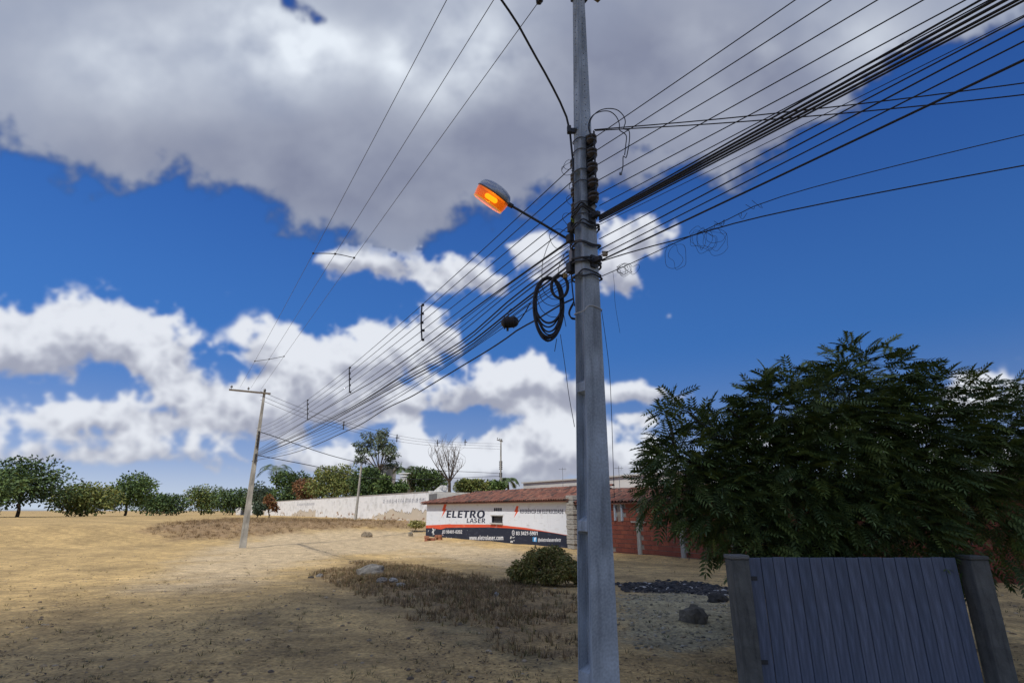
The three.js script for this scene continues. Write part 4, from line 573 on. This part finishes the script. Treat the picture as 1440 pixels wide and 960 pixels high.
tree('bushy_tree', 'low green bush top behind tiled roof beside thin pole', 692, 676, 692, -60, 40, GREENS, { seed: 10, n: 3000, leaf: .26 });
{ // tall sparse tree
  const z = behindWall(540, 6), base = atZ(540, 715, z); base.y = land(base.x, base.z); const t = thing('tall_tree', 'tall sparse grey green tree with open crown above the mango trees', 'tree', base), r = rng(61), L = (u, v, dz = 0) => atZ(u, v, z + dz).sub(base);
  const fork = L(533, 664), tips = [[504, 634], [512, 622], [522, 616], [531, 610], [540, 616], [549, 626], [552, 640], [520, 632], [536, 628], [545, 636], [508, 646], [553, 650]], limbs = [taperTube([V(0, -.3, 0), L(541, 690), fork], .26, .16)], cl = [];
  tips.forEach(([u, v], i) => { const p = L(u, v, (i % 5 - 2) * .9); limbs.push(taperTube([fork, fork.clone().lerp(p, .5).add(V((r() - .5) * .6, .2, (r() - .5))), p], .10, .025, 8, 5)); for (let k = 0; k < 4; k++) cl.push([p.x + (r() - .5) * 1.7, p.y + (r() - .5) * 1.0, p.z + (r() - .5) * 1.6, .42 + r() * .34, .8]); });
  mesh('trunk', merge(limbs), M.bark, t); mesh('crown', leafCloud(r, cl, 3300, .32, [[.12, .155, .09], [.085, .12, .07], [.15, .18, .105], [.07, .10, .055]], .6), M.leaf, t); }
function bareTree(name, label, u0, v0, z, tips, seed) { const base = atZ(u0, v0, z); base.y = land(base.x, base.z); const t = thing(name, label, 'tree', base), r = rng(seed), L = (u, v, dz = 0) => atZ(u, v, z + dz).sub(base), fork = L(u0 - 1, v0 - 12), main = [taperTube([V(0, -.3, 0), fork.clone().multiplyScalar(.5), fork], .20, .14)];
  mesh('trunk', main[0], M.bark, t); const tw = []; tips.forEach(([u, v], i) => { const p = L(u, v, (r() - .5) * 3), m = fork.clone().lerp(p, .5).add(V((r() - .5) * .5, 0, (r() - .5) * .6)); mesh('limb', taperTube([fork, m, p], .085, .018, 10, 5), M.bark, t); for (let k = 0; k < 16; k++) { const q = fork.clone().lerp(p, .35 + r() * .65).add(V((r() - .5) * .2, 0, (r() - .5) * .2)); tw.push(taperTube([q, q.clone().add(V((r() - .5) * .7, .4 + r() * .5, (r() - .5) * .7)), q.clone().add(V((r() - .5) * 1.5, .7 + r() * 1.0, (r() - .5) * 1.5))], .020, .006, 4, 3)); } });
  mesh('twigs', merge(tw), std([.20, .18, .16], .95), t); }
bareTree('bare_tree', 'leafless grey tree spreading twigs behind hip of tiled roof', 633, 690, -55, [[604, 640], [612, 632], [622, 628], [630, 634], [640, 628], [645, 640], [650, 655], [616, 650], [637, 646]], 62);
function palm(label, u, v, vb, z, len, seed) { const b = atZ(u, vb, z); b.y = land(b.x, b.z); const t = thing('palm_tree', label, 'palm tree', b), top = atZ(u, v, z).sub(b), r = rng(seed); mesh('trunk', taperTube([V(0, -.2, 0), top.clone().multiplyScalar(.5).add(V(.15, 0, 0)), top], .18, .12), M.bark, t);
  for (let i = 0; i < 13; i++) { const a = i / 13 * 6.283 + r(), up = .2 + r() * .9, d = V(Math.cos(a), up, Math.sin(a)).normalize(), pts = [top, top.clone().addScaledVector(d, len * .5), top.clone().addScaledVector(d, len * .85).add(V(0, -len * .28, 0)), top.clone().addScaledVector(d, len).add(V(0, -len * .6, 0))], c = new THREE.CatmullRomCurve3(pts), pos = []; for (let k = 2; k < 26; k++) { const q = c.getPoint(k / 26), tg = c.getTangent(k / 26), sd = tg.clone().cross(Y).normalize(), l = len * .26 * Math.sin(Math.PI * (k / 27)) + .08; for (const s of [-1, 1]) { const e = q.clone().addScaledVector(sd, s * l).addScaledVector(tg, l * .5).add(V(0, -l * .35, 0)), w = tg.clone().multiplyScalar(.05); pos.push(...q.clone().sub(w).toArray(), ...q.clone().add(w).toArray(), ...e.toArray()); } } const g = new THREE.BufferGeometry(); g.setAttribute('position', new THREE.Float32BufferAttribute(pos, 3)); g.computeVertexNormals(); tint(g, [.05 + r() * .02, .085 + r() * .02, .03]); mesh('frond', g, M.leaf, t); } }
palm('ragged palm standing above dark tree at end of boundary wall', 388, 662, 705, -122, 4.2, 71); palm('small dark palm behind tiled roof beside thin pole', 714, 678, 700, -64, 1.5, 72); palm('palm top showing right of the tall sparse tree', 571, 664, 700, -80, 2.4, 73);
tree('orange_shrub', 'withered orange brown shrub in front of boundary wall', 381, 694, 733, -70, 22, RUST.concat([[.34, .17, .04]]), { seed: 11, n: 2200, leaf: .30, category: 'shrub', clumps: 8 });
tree('green_shrub', 'dusty green shrub beside withered orange shrub', 366, 703, 733, -69, 18, GREYG, { seed: 12, n: 1200, leaf: .26, category: 'shrub', clumps: 6 });
tree('yellow_weed', 'tuft of yellow green weeds at left corner of painted house', 587, 733, 745, -47, 22, [[.30, .27, .07], [.24, .24, .06], [.34, .30, .12]], { seed: 13, n: 900, leaf: .16, category: 'weeds', clumps: 7, trunk: .02, limbs: 3 });
// left of the road, beyond the far pole
[[30, 640, 120, -85, DARK.concat(GREENS)], [118, 678, 84, -95, OLIVE], [180, 660, 74, -110, GREENS], [228, 692, 64, -130, DARK.concat(GREENS)], [-60, 655, 150, -75, GREENS], [286, 681, 56, -150, GREENS.concat(OLIVE)], [330, 686, 60, -140, DARK.concat(GREENS)]].forEach(([u, v, w, z, c], i) => tree('roadside_tree', ['dark round roadside tree with a smaller olive tree beside it', 'olive roadside tree between dark round tree and low green tree', 'low green roadside tree along far dirt road', 'small dark roadside tree where the road vanishes', 'wide green roadside tree on the open side of road', 'distant low tree where boundary wall ends', 'distant dark tree beyond end of boundary wall'][i], u, v, 722, z, w, c, { seed: 80 + i, n: 5200, leaf: .5, clumps: 16, group: 'trees along the far road' }));
{ // white house bits behind the wall
  const b = atZ(572, 716, -72); b.y = land(b.x, b.z); const w = thing('white_house', 'white house with flat slab and balustrade column behind trees', 'house', b, -.3), wm = std([.78, .78, .76], .8, { map: plasterTex }), hgt = (v) => atZ(572, v, -72).y - b.y;
  mesh('wall', box(1.0, hgt(672), 2.4, -.1, hgt(672) / 2, 0), wm, w); mesh('roof_slab', box(1.7, .13, 3, .15, hgt(666.5), 0, .02), wm, w); mesh('cornice', box(1.15, .2, 2.7, .0, hgt(670), 0, .03), wm, w); for (const x of [-.45, .2]) mesh('column', new THREE.CylinderGeometry(.09, .09, hgt(673) - hgt(690), 10).translate(x, (hgt(673) + hgt(690)) / 2, 1.35), wm, w); mesh('balcony', box(1.4, .55, .15, 0, hgt(692), 1.5, .02), wm, w);
  const c = atZ(538, 716, -82); c.y = land(c.x, c.z); const w2 = thing('water_tower', 'white rooftop water tank block seen through tall sparse tree', 'building', c), h2 = (v) => atZ(538, v, -82).y - c.y; mesh('wall', box(2.2, h2(655), 2.2, .3, h2(655) / 2, 0, .05), wm, w2); mesh('tank_lid', box(2.5, .2, 2.5, .3, h2(654), 0, .05), wm, w2);
  const d = atZ(622, 716, -57); d.y = land(d.x, d.z); const w3 = thing('white_gable_wall', 'bright white sloping wall piece beside hip of tiled roof', 'wall', d, -.4); const sh = new THREE.Shape(); const q = (v) => atZ(622, v, -57).y - d.y; sh.moveTo(-.9, -.3); sh.lineTo(.9, -.3); sh.lineTo(.9, q(688)); sh.quadraticCurveTo(.4, q(681), -.2, q(683)); sh.lineTo(-.9, q(690)); mesh('plaster', new THREE.ExtrudeGeometry(sh, { depth: .25, bevelSize: .02, bevelThickness: .02, bevelSegments: 1 }), wm, w3); mesh('capping', box(1.9, .05, .35, 0, q(691), .12), wm, w3);
}
{ // leaning post before the boundary wall
  const b = onGround(499.5, 731), top = atZ(508, 655, b.z); const t = thing('leaning_post', 'pale leaning concrete post in front of boundary wall', 'post', b); const tp = top.sub(b); mesh('post', taperTube([V(0, -.3, 0), tp.clone().multiplyScalar(.5), tp], .15, .10, 8, 6), M.concreteLight, t); mesh('iron_fitting', box(.3, .05, .05, tp.x, tp.y + .05, tp.z), M.darkSteel, t); mesh('iron_fitting', box(.04, .45, .04, tp.x - .08, tp.y + .2, tp.z), M.darkSteel, t); }
for (const [u, v0, v1, z, lb] of [[872, 655, 690, -30, 'thin television antenna above parapet right of the pole'], [792, 657, 690, -36, 'thin television antenna above parapet left of the pole']]) { const a = atZ(u, v0, z), b = atZ(u, v1, z), t = thing('tv_antenna', lb, 'antenna', b), hh = a.y - b.y; mesh('mast', new THREE.CylinderGeometry(.014, .014, hh, 6).translate(0, hh / 2, 0), M.steel, t); mesh('boom', box(.5, .018, .018, 0, hh - .12, 0), M.steel, t); for (let i = 0; i < 5; i++) mesh('element', box(.012, .012, .36 - i * .04, -.2 + i * .1, hh - .12, 0), M.steel, t); mesh('dipole', box(.012, .22, .012, .16, hh - .12, 0), M.steel, t); }

{ // neem tree on the right, in front of the brick house and over the gate
  const z0 = -7.2, foot = atZ(1150, 900, z0); foot.y = land(foot.x, foot.z); const t = thing('neem_tree', 'dark leafy tree with feathery compound leaves overhanging blue gate', 'tree', foot), r = rng(91), L = (u, v, dz = 0) => atZ(u, v, z0 + dz).sub(foot);
  // one compound leaf, along +x, drooping
  const frond = (() => { const pos = []; const n = 6, curve = (q) => V(q * .27, -.07 * q * q, 0); for (let k = 1; k <= n; k++) for (const s of [-1, 1]) { const q = .16 + .82 * k / n, c = curve(q), l = .086 * (1 - .35 * Math.abs(q - .5)), d = V(.45, -.22, s * .85).normalize(), w = V(.85, 0, -s * .45).normalize().multiplyScalar(.0145), e = c.clone().addScaledVector(d, l).add(V(.012, -.006, 0)), m = c.clone().addScaledVector(d, l * .42); pos.push(...c.toArray(), ...m.clone().add(w).add(V(0, .002, 0)).toArray(), ...e.toArray(), ...c.toArray(), ...e.toArray(), ...m.clone().sub(w).toArray()); }
    const e = curve(1); pos.push(...e.toArray(), ...e.clone().add(V(.03, -.02, .010)).toArray(), ...e.clone().add(V(.066, -.04, 0)).toArray(), ...e.toArray(), ...e.clone().add(V(.066, -.04, 0)).toArray(), ...e.clone().add(V(.03, -.02, -.010)).toArray());
    for (let k = 0; k < 5; k++) { const a = curve(k / 5), b = curve((k + 1) / 5), o = V(0, 0, .0016); pos.push(...a.clone().add(o).toArray(), ...b.clone().add(o).toArray(), ...b.clone().sub(o).toArray(), ...a.clone().add(o).toArray(), ...b.clone().sub(o).toArray(), ...a.clone().sub(o).toArray()); }
    const g = new THREE.BufferGeometry(); g.setAttribute('position', new THREE.Float32BufferAttribute(pos, 3)); g.computeVertexNormals(); return g; })();
  const lobes = [[985, 660, 66, .0], [952, 640, 40, .2], [950, 690, 46, .1], [1005, 618, 34, .1], [1045, 640, 62, -.2], [1030, 720, 62, .2], [1075, 690, 95, 0], [1085, 590, 58, -.1], [1062, 762, 32, .55], [1120, 740, 70, .2], [1150, 610, 110, 0], [1150, 690, 110, 0], [1220, 560, 90, -.2], [1250, 650, 120, 0], [1330, 610, 100, .1], [1340, 710, 105, 0], [1420, 680, 90, .2], [1250, 750, 80, .3], [1440, 590, 70, -.3], [1000, 705, 55, .3]].map(([u, v, rp, dz]) => ({ c: L(u, v, dz), r: rp / FOC * 7.2 }));
  const forkP = L(1158, 800), limbs = [taperTube([V(0, -.3, 0), forkP.clone().multiplyScalar(.5).add(V(.05, 0, .03)), forkP], .11, .085, 10, 8)];
  const limbPts = lobes.map((l) => { const m = forkP.clone().lerp(l.c, .5).add(V((r() - .5) * .25, .1 + r() * .12, (r() - .5) * .25)); const pts = [forkP, m, l.c.clone()]; limbs.push(taperTube(pts, .045, .014, 9, 6)); for (let k = 0; k < 7; k++) { const d = V(r() - .5, r() - .35, r() - .5).normalize(); limbs.push(taperTube([m.clone().lerp(l.c, .3 + r() * .7), l.c.clone().addScaledVector(d, l.r * .5), l.c.clone().addScaledVector(d, l.r * .95)], .010, .004, 5, 4)); } return pts; });
  limbs.push(taperTube([L(1100, 640), L(1072, 607, .1), L(1045, 590, .2), L(1024, 574, .25)], .020, .008, 10, 6));
  mesh('trunk', merge(limbs), std([.085, .07, .055], .95, { map: barkTex }), t);
  const dummy = new THREE.Object3D(), spots = [], add = (p, dir) => { dummy.position.copy(p); const x = dir.clone().normalize(), zz = x.clone().cross(Y).normalize(); if (zz.lengthSq() < .1) zz.set(0, 0, 1); const yv = zz.clone().cross(x); dummy.quaternion.setFromRotationMatrix(new THREE.Matrix4().makeBasis(x, yv, zz)); dummy.rotateX((r() - .5) * 1.4); const s = .75 + r() * .5; dummy.scale.set(s, s, s); dummy.updateMatrix(); spots.push(dummy.matrix.clone()); };
  const tot = lobes.reduce((a, l) => a + l.r ** 2.2, 0);
  for (const l of lobes) { const n = Math.round(8600 * l.r ** 2.2 / tot); for (let i = 0; i < n; i++) { const d = V(r() * 2 - 1, r() * 2 - 1, r() * 2 - 1); if (d.lengthSq() > 1) { i--; continue; } const k = d.length(), q = Math.pow(k, .7); d.normalize(); if (d.y < -.5 && r() < .35) continue; add(l.c.clone().addScaledVector(d, l.r * q * .88), V(d.x + (r() - .5) * 1.2, d.y * .5 + (r() - .6) * .7, d.z + (r() - .5) * 1.2)); } }
  // outstretched leaves along the outline
  const rim = [], sprays = []; const addRim = (u, v, du, dv, dz = 0) => { const q = L(u, v, dz), l = lobes.reduce((a, b) => (q.distanceTo(b.c) < q.distanceTo(a.c) ? b : a)); sprays.push(taperTube([l.c, l.c.clone().lerp(q, .55).add(V((r() - .5) * .06, .04, 0)), q, q.clone().lerp(L(u + du, v + dv, dz), .35)], .009, .003, 8, 4)); for (let k = 0; k < 2; k++) { const p2 = l.c.clone().lerp(q, .45 + r() * .5); add(p2, q.clone().sub(l.c).add(V((r() - .5) * .9, (r() - .5) * .7, (r() - .5) * .9))); } const p = L(u, v, dz), e = L(u + du, v + dv, dz + .05); rim.push(spots.length); add(p, e.sub(p)); };
  [[935, 575, -24, 3], [938, 585, -30, 10], [930, 600, -22, 14], [950, 562, -14, 2], [948, 560, 18, -14], [955, 575, 18, -2], [925, 620, -14, 10], [915, 634, -24, 2], [918, 640, -26, 12], [925, 650, -16, 22], [990, 590, 2, -18], [992, 585, 8, -8], [1000, 600, -14, -8], [1020, 578, -22, 10], [1045, 560, -24, 8], [1050, 570, -20, -14], [1060, 545, -16, 16], [1075, 530, 8, -12], [1070, 540, -18, 2], [1062, 780, -2, 22], [1070, 785, 6, 16], [1050, 770, -8, 20], [910, 690, -10, 20], [905, 715, -6, 14], [970, 600, -10, -12], [975, 590, 8, -14], [960, 720, -4, 18], [1010, 760, -4, 18]].forEach((a) => { for (let k = 0; k < 2; k++) addRim(a[0] + (r() - .5) * 8, a[1] + (r() - .5) * 8, a[2], a[3], (r() - .5) * .25); });
  mesh('twigs', merge(sprays), std([.085, .09, .05], .9), t);
  const mats = [[.075, .115, .028], [.095, .14, .03], [.06, .098, .028], [.12, .16, .03]].map((c) => new THREE.MeshStandardMaterial({ color: col(...c), roughness: .6, side: THREE.DoubleSide }));
  // the leaves that show most, as parts
  const score = spots.map((m, i) => { const p = new THREE.Vector3().setFromMatrixPosition(m); let ins = 0; for (const l of lobes) ins = Math.max(ins, 1 - p.distanceTo(l.c) / l.r); const w = p.clone().add(foot), e = w.sub(EYEP), dp = e.y * ST - e.z * CT, u = 720 + FOC * e.x / dp; return { i, s: ins + (u > 1100 ? .5 : 0) + (rim.includes(i) ? -9 : 0) }; }).sort((a, b) => a.s - b.s);
  const outer = new Set(score.slice(0, 290).map((q) => q.i)), rest = [];
  spots.forEach((m, i) => { if (outer.has(i)) { const o = mesh('leaf', frond, mats[i % 4], t); m.decompose(o.position, o.quaternion, o.scale); } else rest.push(m); });
  const im = new THREE.InstancedMesh(frond, new THREE.MeshStandardMaterial({ color: col(1, 1, 1), roughness: .6, side: THREE.DoubleSide }), rest.length); rest.forEach((m, i) => { im.setMatrixAt(i, m); const c = mats[i % 4].color.clone().multiplyScalar(.7 + r() * .6); im.setColorAt(i, c); }); im.name = 'foliage'; im.userData.kind = 'stuff'; im.castShadow = im.receiveShadow = true; t.add(im);
}
{ // gate
  const z = -6.05, a = atZ(1036, 785, z), post = thing('gate_post', 'weathered square concrete gate post beside blue gate', 'post', V(a.x, land(a.x, z) - .05, z)), ph = a.y - post.position.y; const postM = std([.17, .175, .165], .95, { map: concTex, bumpMap: concBump, bumpScale: .006 }); mesh('shaft', metreUV(box(.185, ph, .19, 0, ph / 2, 0, .012)), std([.17, .175, .165], .95, { map: concTex, bumpMap: concBump, bumpScale: .008 }), post); mesh('cap_stone', box(.2, .04, .205, 0, ph + .018, 0, .012), std([.26, .26, .25], .95, { map: concTex }), post);
  const g0 = a.x + .115, gate = thing('plank_gate', 'dull blue plank gate hung on concrete post below the tree', 'gate', V(g0, land(g0, z) + .03, z)), gh = a.y - gate.position.y + .01; const blues = [[.15, .19, .29], [.135, .175, .27], [.165, .205, .305]].map((c) => std(c, .55, { map: concTex })), gr = rng(19);
  for (let i = 0; i < 17; i++) mesh('plank', box(.122, gh + (gr() - .5) * .012, .022, .068 + i * .128, gh / 2, (gr() - .5) * .006, .004), blues[i % 3], gate);
  for (const y of [.14, gh - .12]) mesh('ledge', box(2.15, .07, .03, 1.1, y, -.03, .004), blues[1], gate); for (const y of [.2, gh - .2]) mesh('hinge', box(.14, .04, .012, 0, y, .018, .003), M.darkSteel, gate);
  const p2 = thing('gate_post', 'second concrete gate post at the latch side of blue gate', 'post', V(g0 + 2.36, land(g0 + 2.36, z) - .05, z)); mesh('shaft', metreUV(box(.19, ph, .19, 0, ph / 2, 0, .012)), postM, p2); mesh('cap_stone', metreUV(box(.2, .04, .205, 0, ph + .018, 0, .012)), postM, p2);
}
{ // heap of cut branches
  const b = onGround(770, 822), t = thing('branch_heap', 'heap of cut leafy green branches on the dirt left of pole', 'branch heap', b), r = rng(41), s = Math.hypot(b.x, b.z) / FOC * 1.05, cl = [];
  for (let i = 0; i < 60; i++) { const q = (r() * 2 - 1), x = q * 42 * s, hh = (1 - q * q * .62 + (q > .3 ? .12 : 0)) * 52 * s; cl.push([x, hh * (.08 + r() * .72), (r() - .5) * 54 * s, .11 + r() * .09, .8]); }
  const g = leafCloud(r, cl, 13000, .085, [[.24, .225, .045], [.17, .175, .04], [.30, .265, .07], [.12, .135, .032], [.34, .25, .09]], .5, .4); mesh('leaves', g, M.leaf, t); const st = []; for (let i = 0; i < 16; i++) { const x = (r() - .5) * 80 * s, zz = (r() - .5) * 40 * s; st.push(taperTube([V(x, .03, zz), V(x * .6 + (r() - .5) * .3, .25 + r() * .2, zz * .5), V(x * .3 + (r() - .5) * .8, .2 + r() * .6, zz * .3)], .013, .005, 6, 5)); } mesh('stems', merge(st), M.bark, t); }

// ------------------------------------------------------------------ stones, rubble and litter
function rockGeo(seed, w, h, d, detail = 3, rough = .3) { const g = new THREE.IcosahedronGeometry(1, detail), p = g.attributes.position; for (let i = 0; i < p.count; i++) { const x = p.getX(i), y = p.getY(i), z = p.getZ(i), n = 1 + rough * (noise(x * 1.3 + seed, y * 1.3 + z * 1.7) + .5 * noise(x * 3 + z * 2.3, y * 3 + seed)); p.setXYZ(i, x * n * w / 2, Math.max(-.35, y * n) * h * .7, z * n * d / 2); } g.computeVertexNormals(); return g; }
const stoneM = (c) => std(c, .95, { map: concTex, bumpMap: concBump, bumpScale: .01 });
const rock = (name, label, u, v, wpx, hpx, c, seed, group) => { const p = onGround(u, v), s = p.distanceTo(EYEP) / FOC * .98, m = mesh(name, rockGeo(seed, wpx * s, hpx * s, wpx * s * .7), stoneM(c)); m.position.copy(p); m.position.y += hpx * s * .12; m.rotation.y = seed; tag(m, label, 'stone', group); };
rock('boulder', 'single tan boulder lying on the sunlit dirt road', 515, 755, 15, 8, [.33, .27, .19], 3);
rock('concrete_chunk', 'biggest pale concrete chunk in the dry grass', 522, 809, 38, 15, [.42, .39, .33], 4); rock('concrete_chunk', 'flat white concrete slab piece right of biggest pale chunk', 552, 818, 17, 5, [.56, .55, .52], 5); rock('concrete_chunk', 'small white rubble piece at end of rubble row', 563, 824, 14, 5, [.50, .48, .44], 6); rock('concrete_chunk', 'greyish stone half buried under biggest pale chunk', 538, 818, 18, 6, [.30, .28, .25], 7); rock('concrete_chunk', 'pale rubble bit left of biggest pale chunk', 449, 811, 12, 4, [.40, .37, .32], 8); rock('concrete_chunk', 'dark flat stone at left end of rubble', 437, 813, 9, 3, [.12, .10, .08], 9);
rock('white_stone', 'small round white stone lying in brown grass', 698, 838, 7, 6, [.58, .57, .54], 10); rock('pale_stone', 'stone at the foot of yellow weeds by house corner', 577, 752, 9, 5, [.40, .35, .27], 11);
rock('grey_lump', 'rounded earthy lump on the grey sand patch', 976, 874, 34, 22, [.19, .175, .145], 12); rock('dark_lump', 'dark lump at the end of the black ash strip', 1010, 846, 28, 13, [.075, .072, .068], 13);
{ // heaps and scatters too many to count
  const r = rng(55), d = new THREE.Object3D(), sample = (pg) => { let x0 = 1e9, x1 = -1e9, z0 = 1e9, z1 = -1e9; for (const [x, z] of pg) { x0 = Math.min(x0, x); x1 = Math.max(x1, x); z0 = Math.min(z0, z); z1 = Math.max(z1, z); } for (;;) { const x = lerp(x0, x1, r()), z = lerp(z0, z1, r()); if (inside(pg, x, z) > -.2 + .4 * noise(x, z)) return [x, z]; } };
  const scatter = (name, label, geo, mat, n, place, tone) => { const im = new THREE.InstancedMesh(geo, mat, n); for (let i = 0; i < n; i++) { place(d, i); d.updateMatrix(); im.setMatrixAt(i, d.matrix); const c = tone(i), k = .7 + r() * .6; im.setColorAt(i, col(c[0] * k, c[1] * k, c[2] * k)); } im.name = numbered(name); im.userData = { kind: 'stuff', label }; im.castShadow = im.receiveShadow = true; scene.add(im); };
  const white = () => new THREE.MeshStandardMaterial({ color: 0xffffff, roughness: .95, side: THREE.DoubleSide });
  const tuft = (n, h, sp) => { const p = []; for (let i = 0; i < n; i++) { const a = r() * 6.28, q = sp * r(), x = Math.cos(a) * q * .4, z = Math.sin(a) * q * .4, hh = h * (.5 + r() * .7), w = .004 + r() * .004, ex = x + Math.cos(a) * q, ez = z + Math.sin(a) * q, sx = -Math.sin(a) * w, sz = Math.cos(a) * w; p.push(x - sx, -.01, z - sz, x + sx, -.01, z + sz, ex, hh, ez); } const g = new THREE.BufferGeometry(); g.setAttribute('position', new THREE.Float32BufferAttribute(p, 3)); g.computeVertexNormals(); return g; };
  const set = (o, x, z, s, flat) => { o.position.set(x, land(x, z) + (flat ?? 0), z); o.rotation.set(0, r() * 6.28, 0); o.scale.set(s, s * (.7 + r() * .6), s); };
  scatter('dry_grass', 'brown dry grass covering the patch before the house', tuft(11, .085, .13), white(), 4600, (o) => { let x, z; do { [x, z] = sample(Z.grass); } while (inside(Z.grass, x, z) * .55 + .5 * noise(x * 1.1, z * 1.1) + .5 * noise(x * .4 + 9, z * .5) < r() * .9 - .15); set(o, x, z, .5 + r() * .9); }, () => [[.30, .20, .10], [.34, .24, .125], [.21, .15, .08], [.22, .18, .075]][Math.floor(r() * 4)]);
  scatter('verge_grass', 'straw coloured grass on the verge below the boundary wall', tuft(12, .14, .22), white(), 4200, (o) => { const [x, z] = sample(Z.verge); set(o, x, z, .5 + r() ** 2 * 1.5); }, () => [[.34, .24, .12], [.27, .18, .09], [.20, .14, .075]][Math.floor(r() * 3)]);
  scatter('weed_sprigs', 'thin weeds dotted over the bare ground', tuft(8, .05, .08), white(), 1500, (o) => { const z = -6 - r() ** 1.6 * 22, x = (r() * 2 - 1) * (-z * 1.05); set(o, x, z, .4 + r() * .7); }, () => [[.13, .12, .05], [.18, .14, .08], [.10, .11, .04]][Math.floor(r() * 3)]);
  const st = new THREE.IcosahedronGeometry(.5, 1); { const p = st.attributes.position; for (let i = 0; i < p.count; i++) { const k = 1 + .35 * noise(p.getX(i) * 2 + 3, p.getY(i) * 2 + p.getZ(i) * 3); p.setXYZ(i, p.getX(i) * k, p.getY(i) * k * .6, p.getZ(i) * k); } st.computeVertexNormals(); }
  scatter('pebbles', 'small stones strewn over the dirt', st, white(), 5200, (o) => { const z = -5.5 - r() ** 1.5 * 30, x = (r() * 2 - 1) * (-z * 1.05); set(o, x, z, .010 + r() ** 5 * .07); }, () => [[.34, .25, .14], [.25, .19, .115], [.38, .31, .21], [.14, .11, .08]][Math.floor(r() * 4)]);
  scatter('ash_lumps', 'charred black lumps forming a dark strip', st, white(), 1400, (o) => { const [x, z] = sample(Z.ash); set(o, x, z, .02 + r() ** 2 * .12); }, () => r() < .05 ? [.4, .39, .36] : [[.035, .034, .035], [.06, .056, .054], [.022, .022, .024]][Math.floor(r() * 3)]);
  scatter('grey_gravel', 'loose gravel on the grey sand patch', st, white(), 1500, (o) => { const [x, z] = sample(Z.grey); set(o, x, z, .012 + r() ** 3 * .06); }, () => [[.29, .26, .18], [.20, .18, .125], [.36, .33, .25]][Math.floor(r() * 3)]);
  const lf = new THREE.BufferGeometry(); lf.setAttribute('position', new THREE.Float32BufferAttribute([0, 0, 0, .4, .08, .22, 1, .05, 0, 0, 0, 0, 1, .05, 0, .4, .08, -.22], 3)); lf.computeVertexNormals();
  scatter('leaf_litter', 'dark dead leaves scattered across the near road', lf, white(), 9000, (o) => { let x, z; do { z = -5.4 - r() ** 1.3 * 13; x = (r() * 2 - 1) * (-z * 1.05); } while (noise((x * .62 + z * .78) * .28 + 3, (x * -.78 + z * .62) * 1.15) + .55 * noise(x * 1.6, z * 1.6) + .3 * r() < .22); set(o, x, z, .018 + r() * .04, .005); o.rotation.set((r() - .5) * .4, r() * 6.28, (r() - .5) * .4); }, () => [[.06, .042, .028], [.10, .07, .04], [.04, .03, .024], [.15, .10, .055]][Math.floor(r() * 4)]);
  scatter('rubble_bits', 'broken plaster and rubbish at foot of boundary wall', st, white(), 260, (o) => { const q = r() * 26, p = atZ(604, 731, -53).addScaledVector(wallDir, -q).addScaledVector(wallNormal, .3 + r() * 1.6); set(o, p.x, p.z, .06 + r() ** 3 * .35); }, () => [[.55, .53, .48], [.40, .36, .29], [.30, .20, .14]][Math.floor(r() * 3)]);
}

renderer.render(scene, camera);
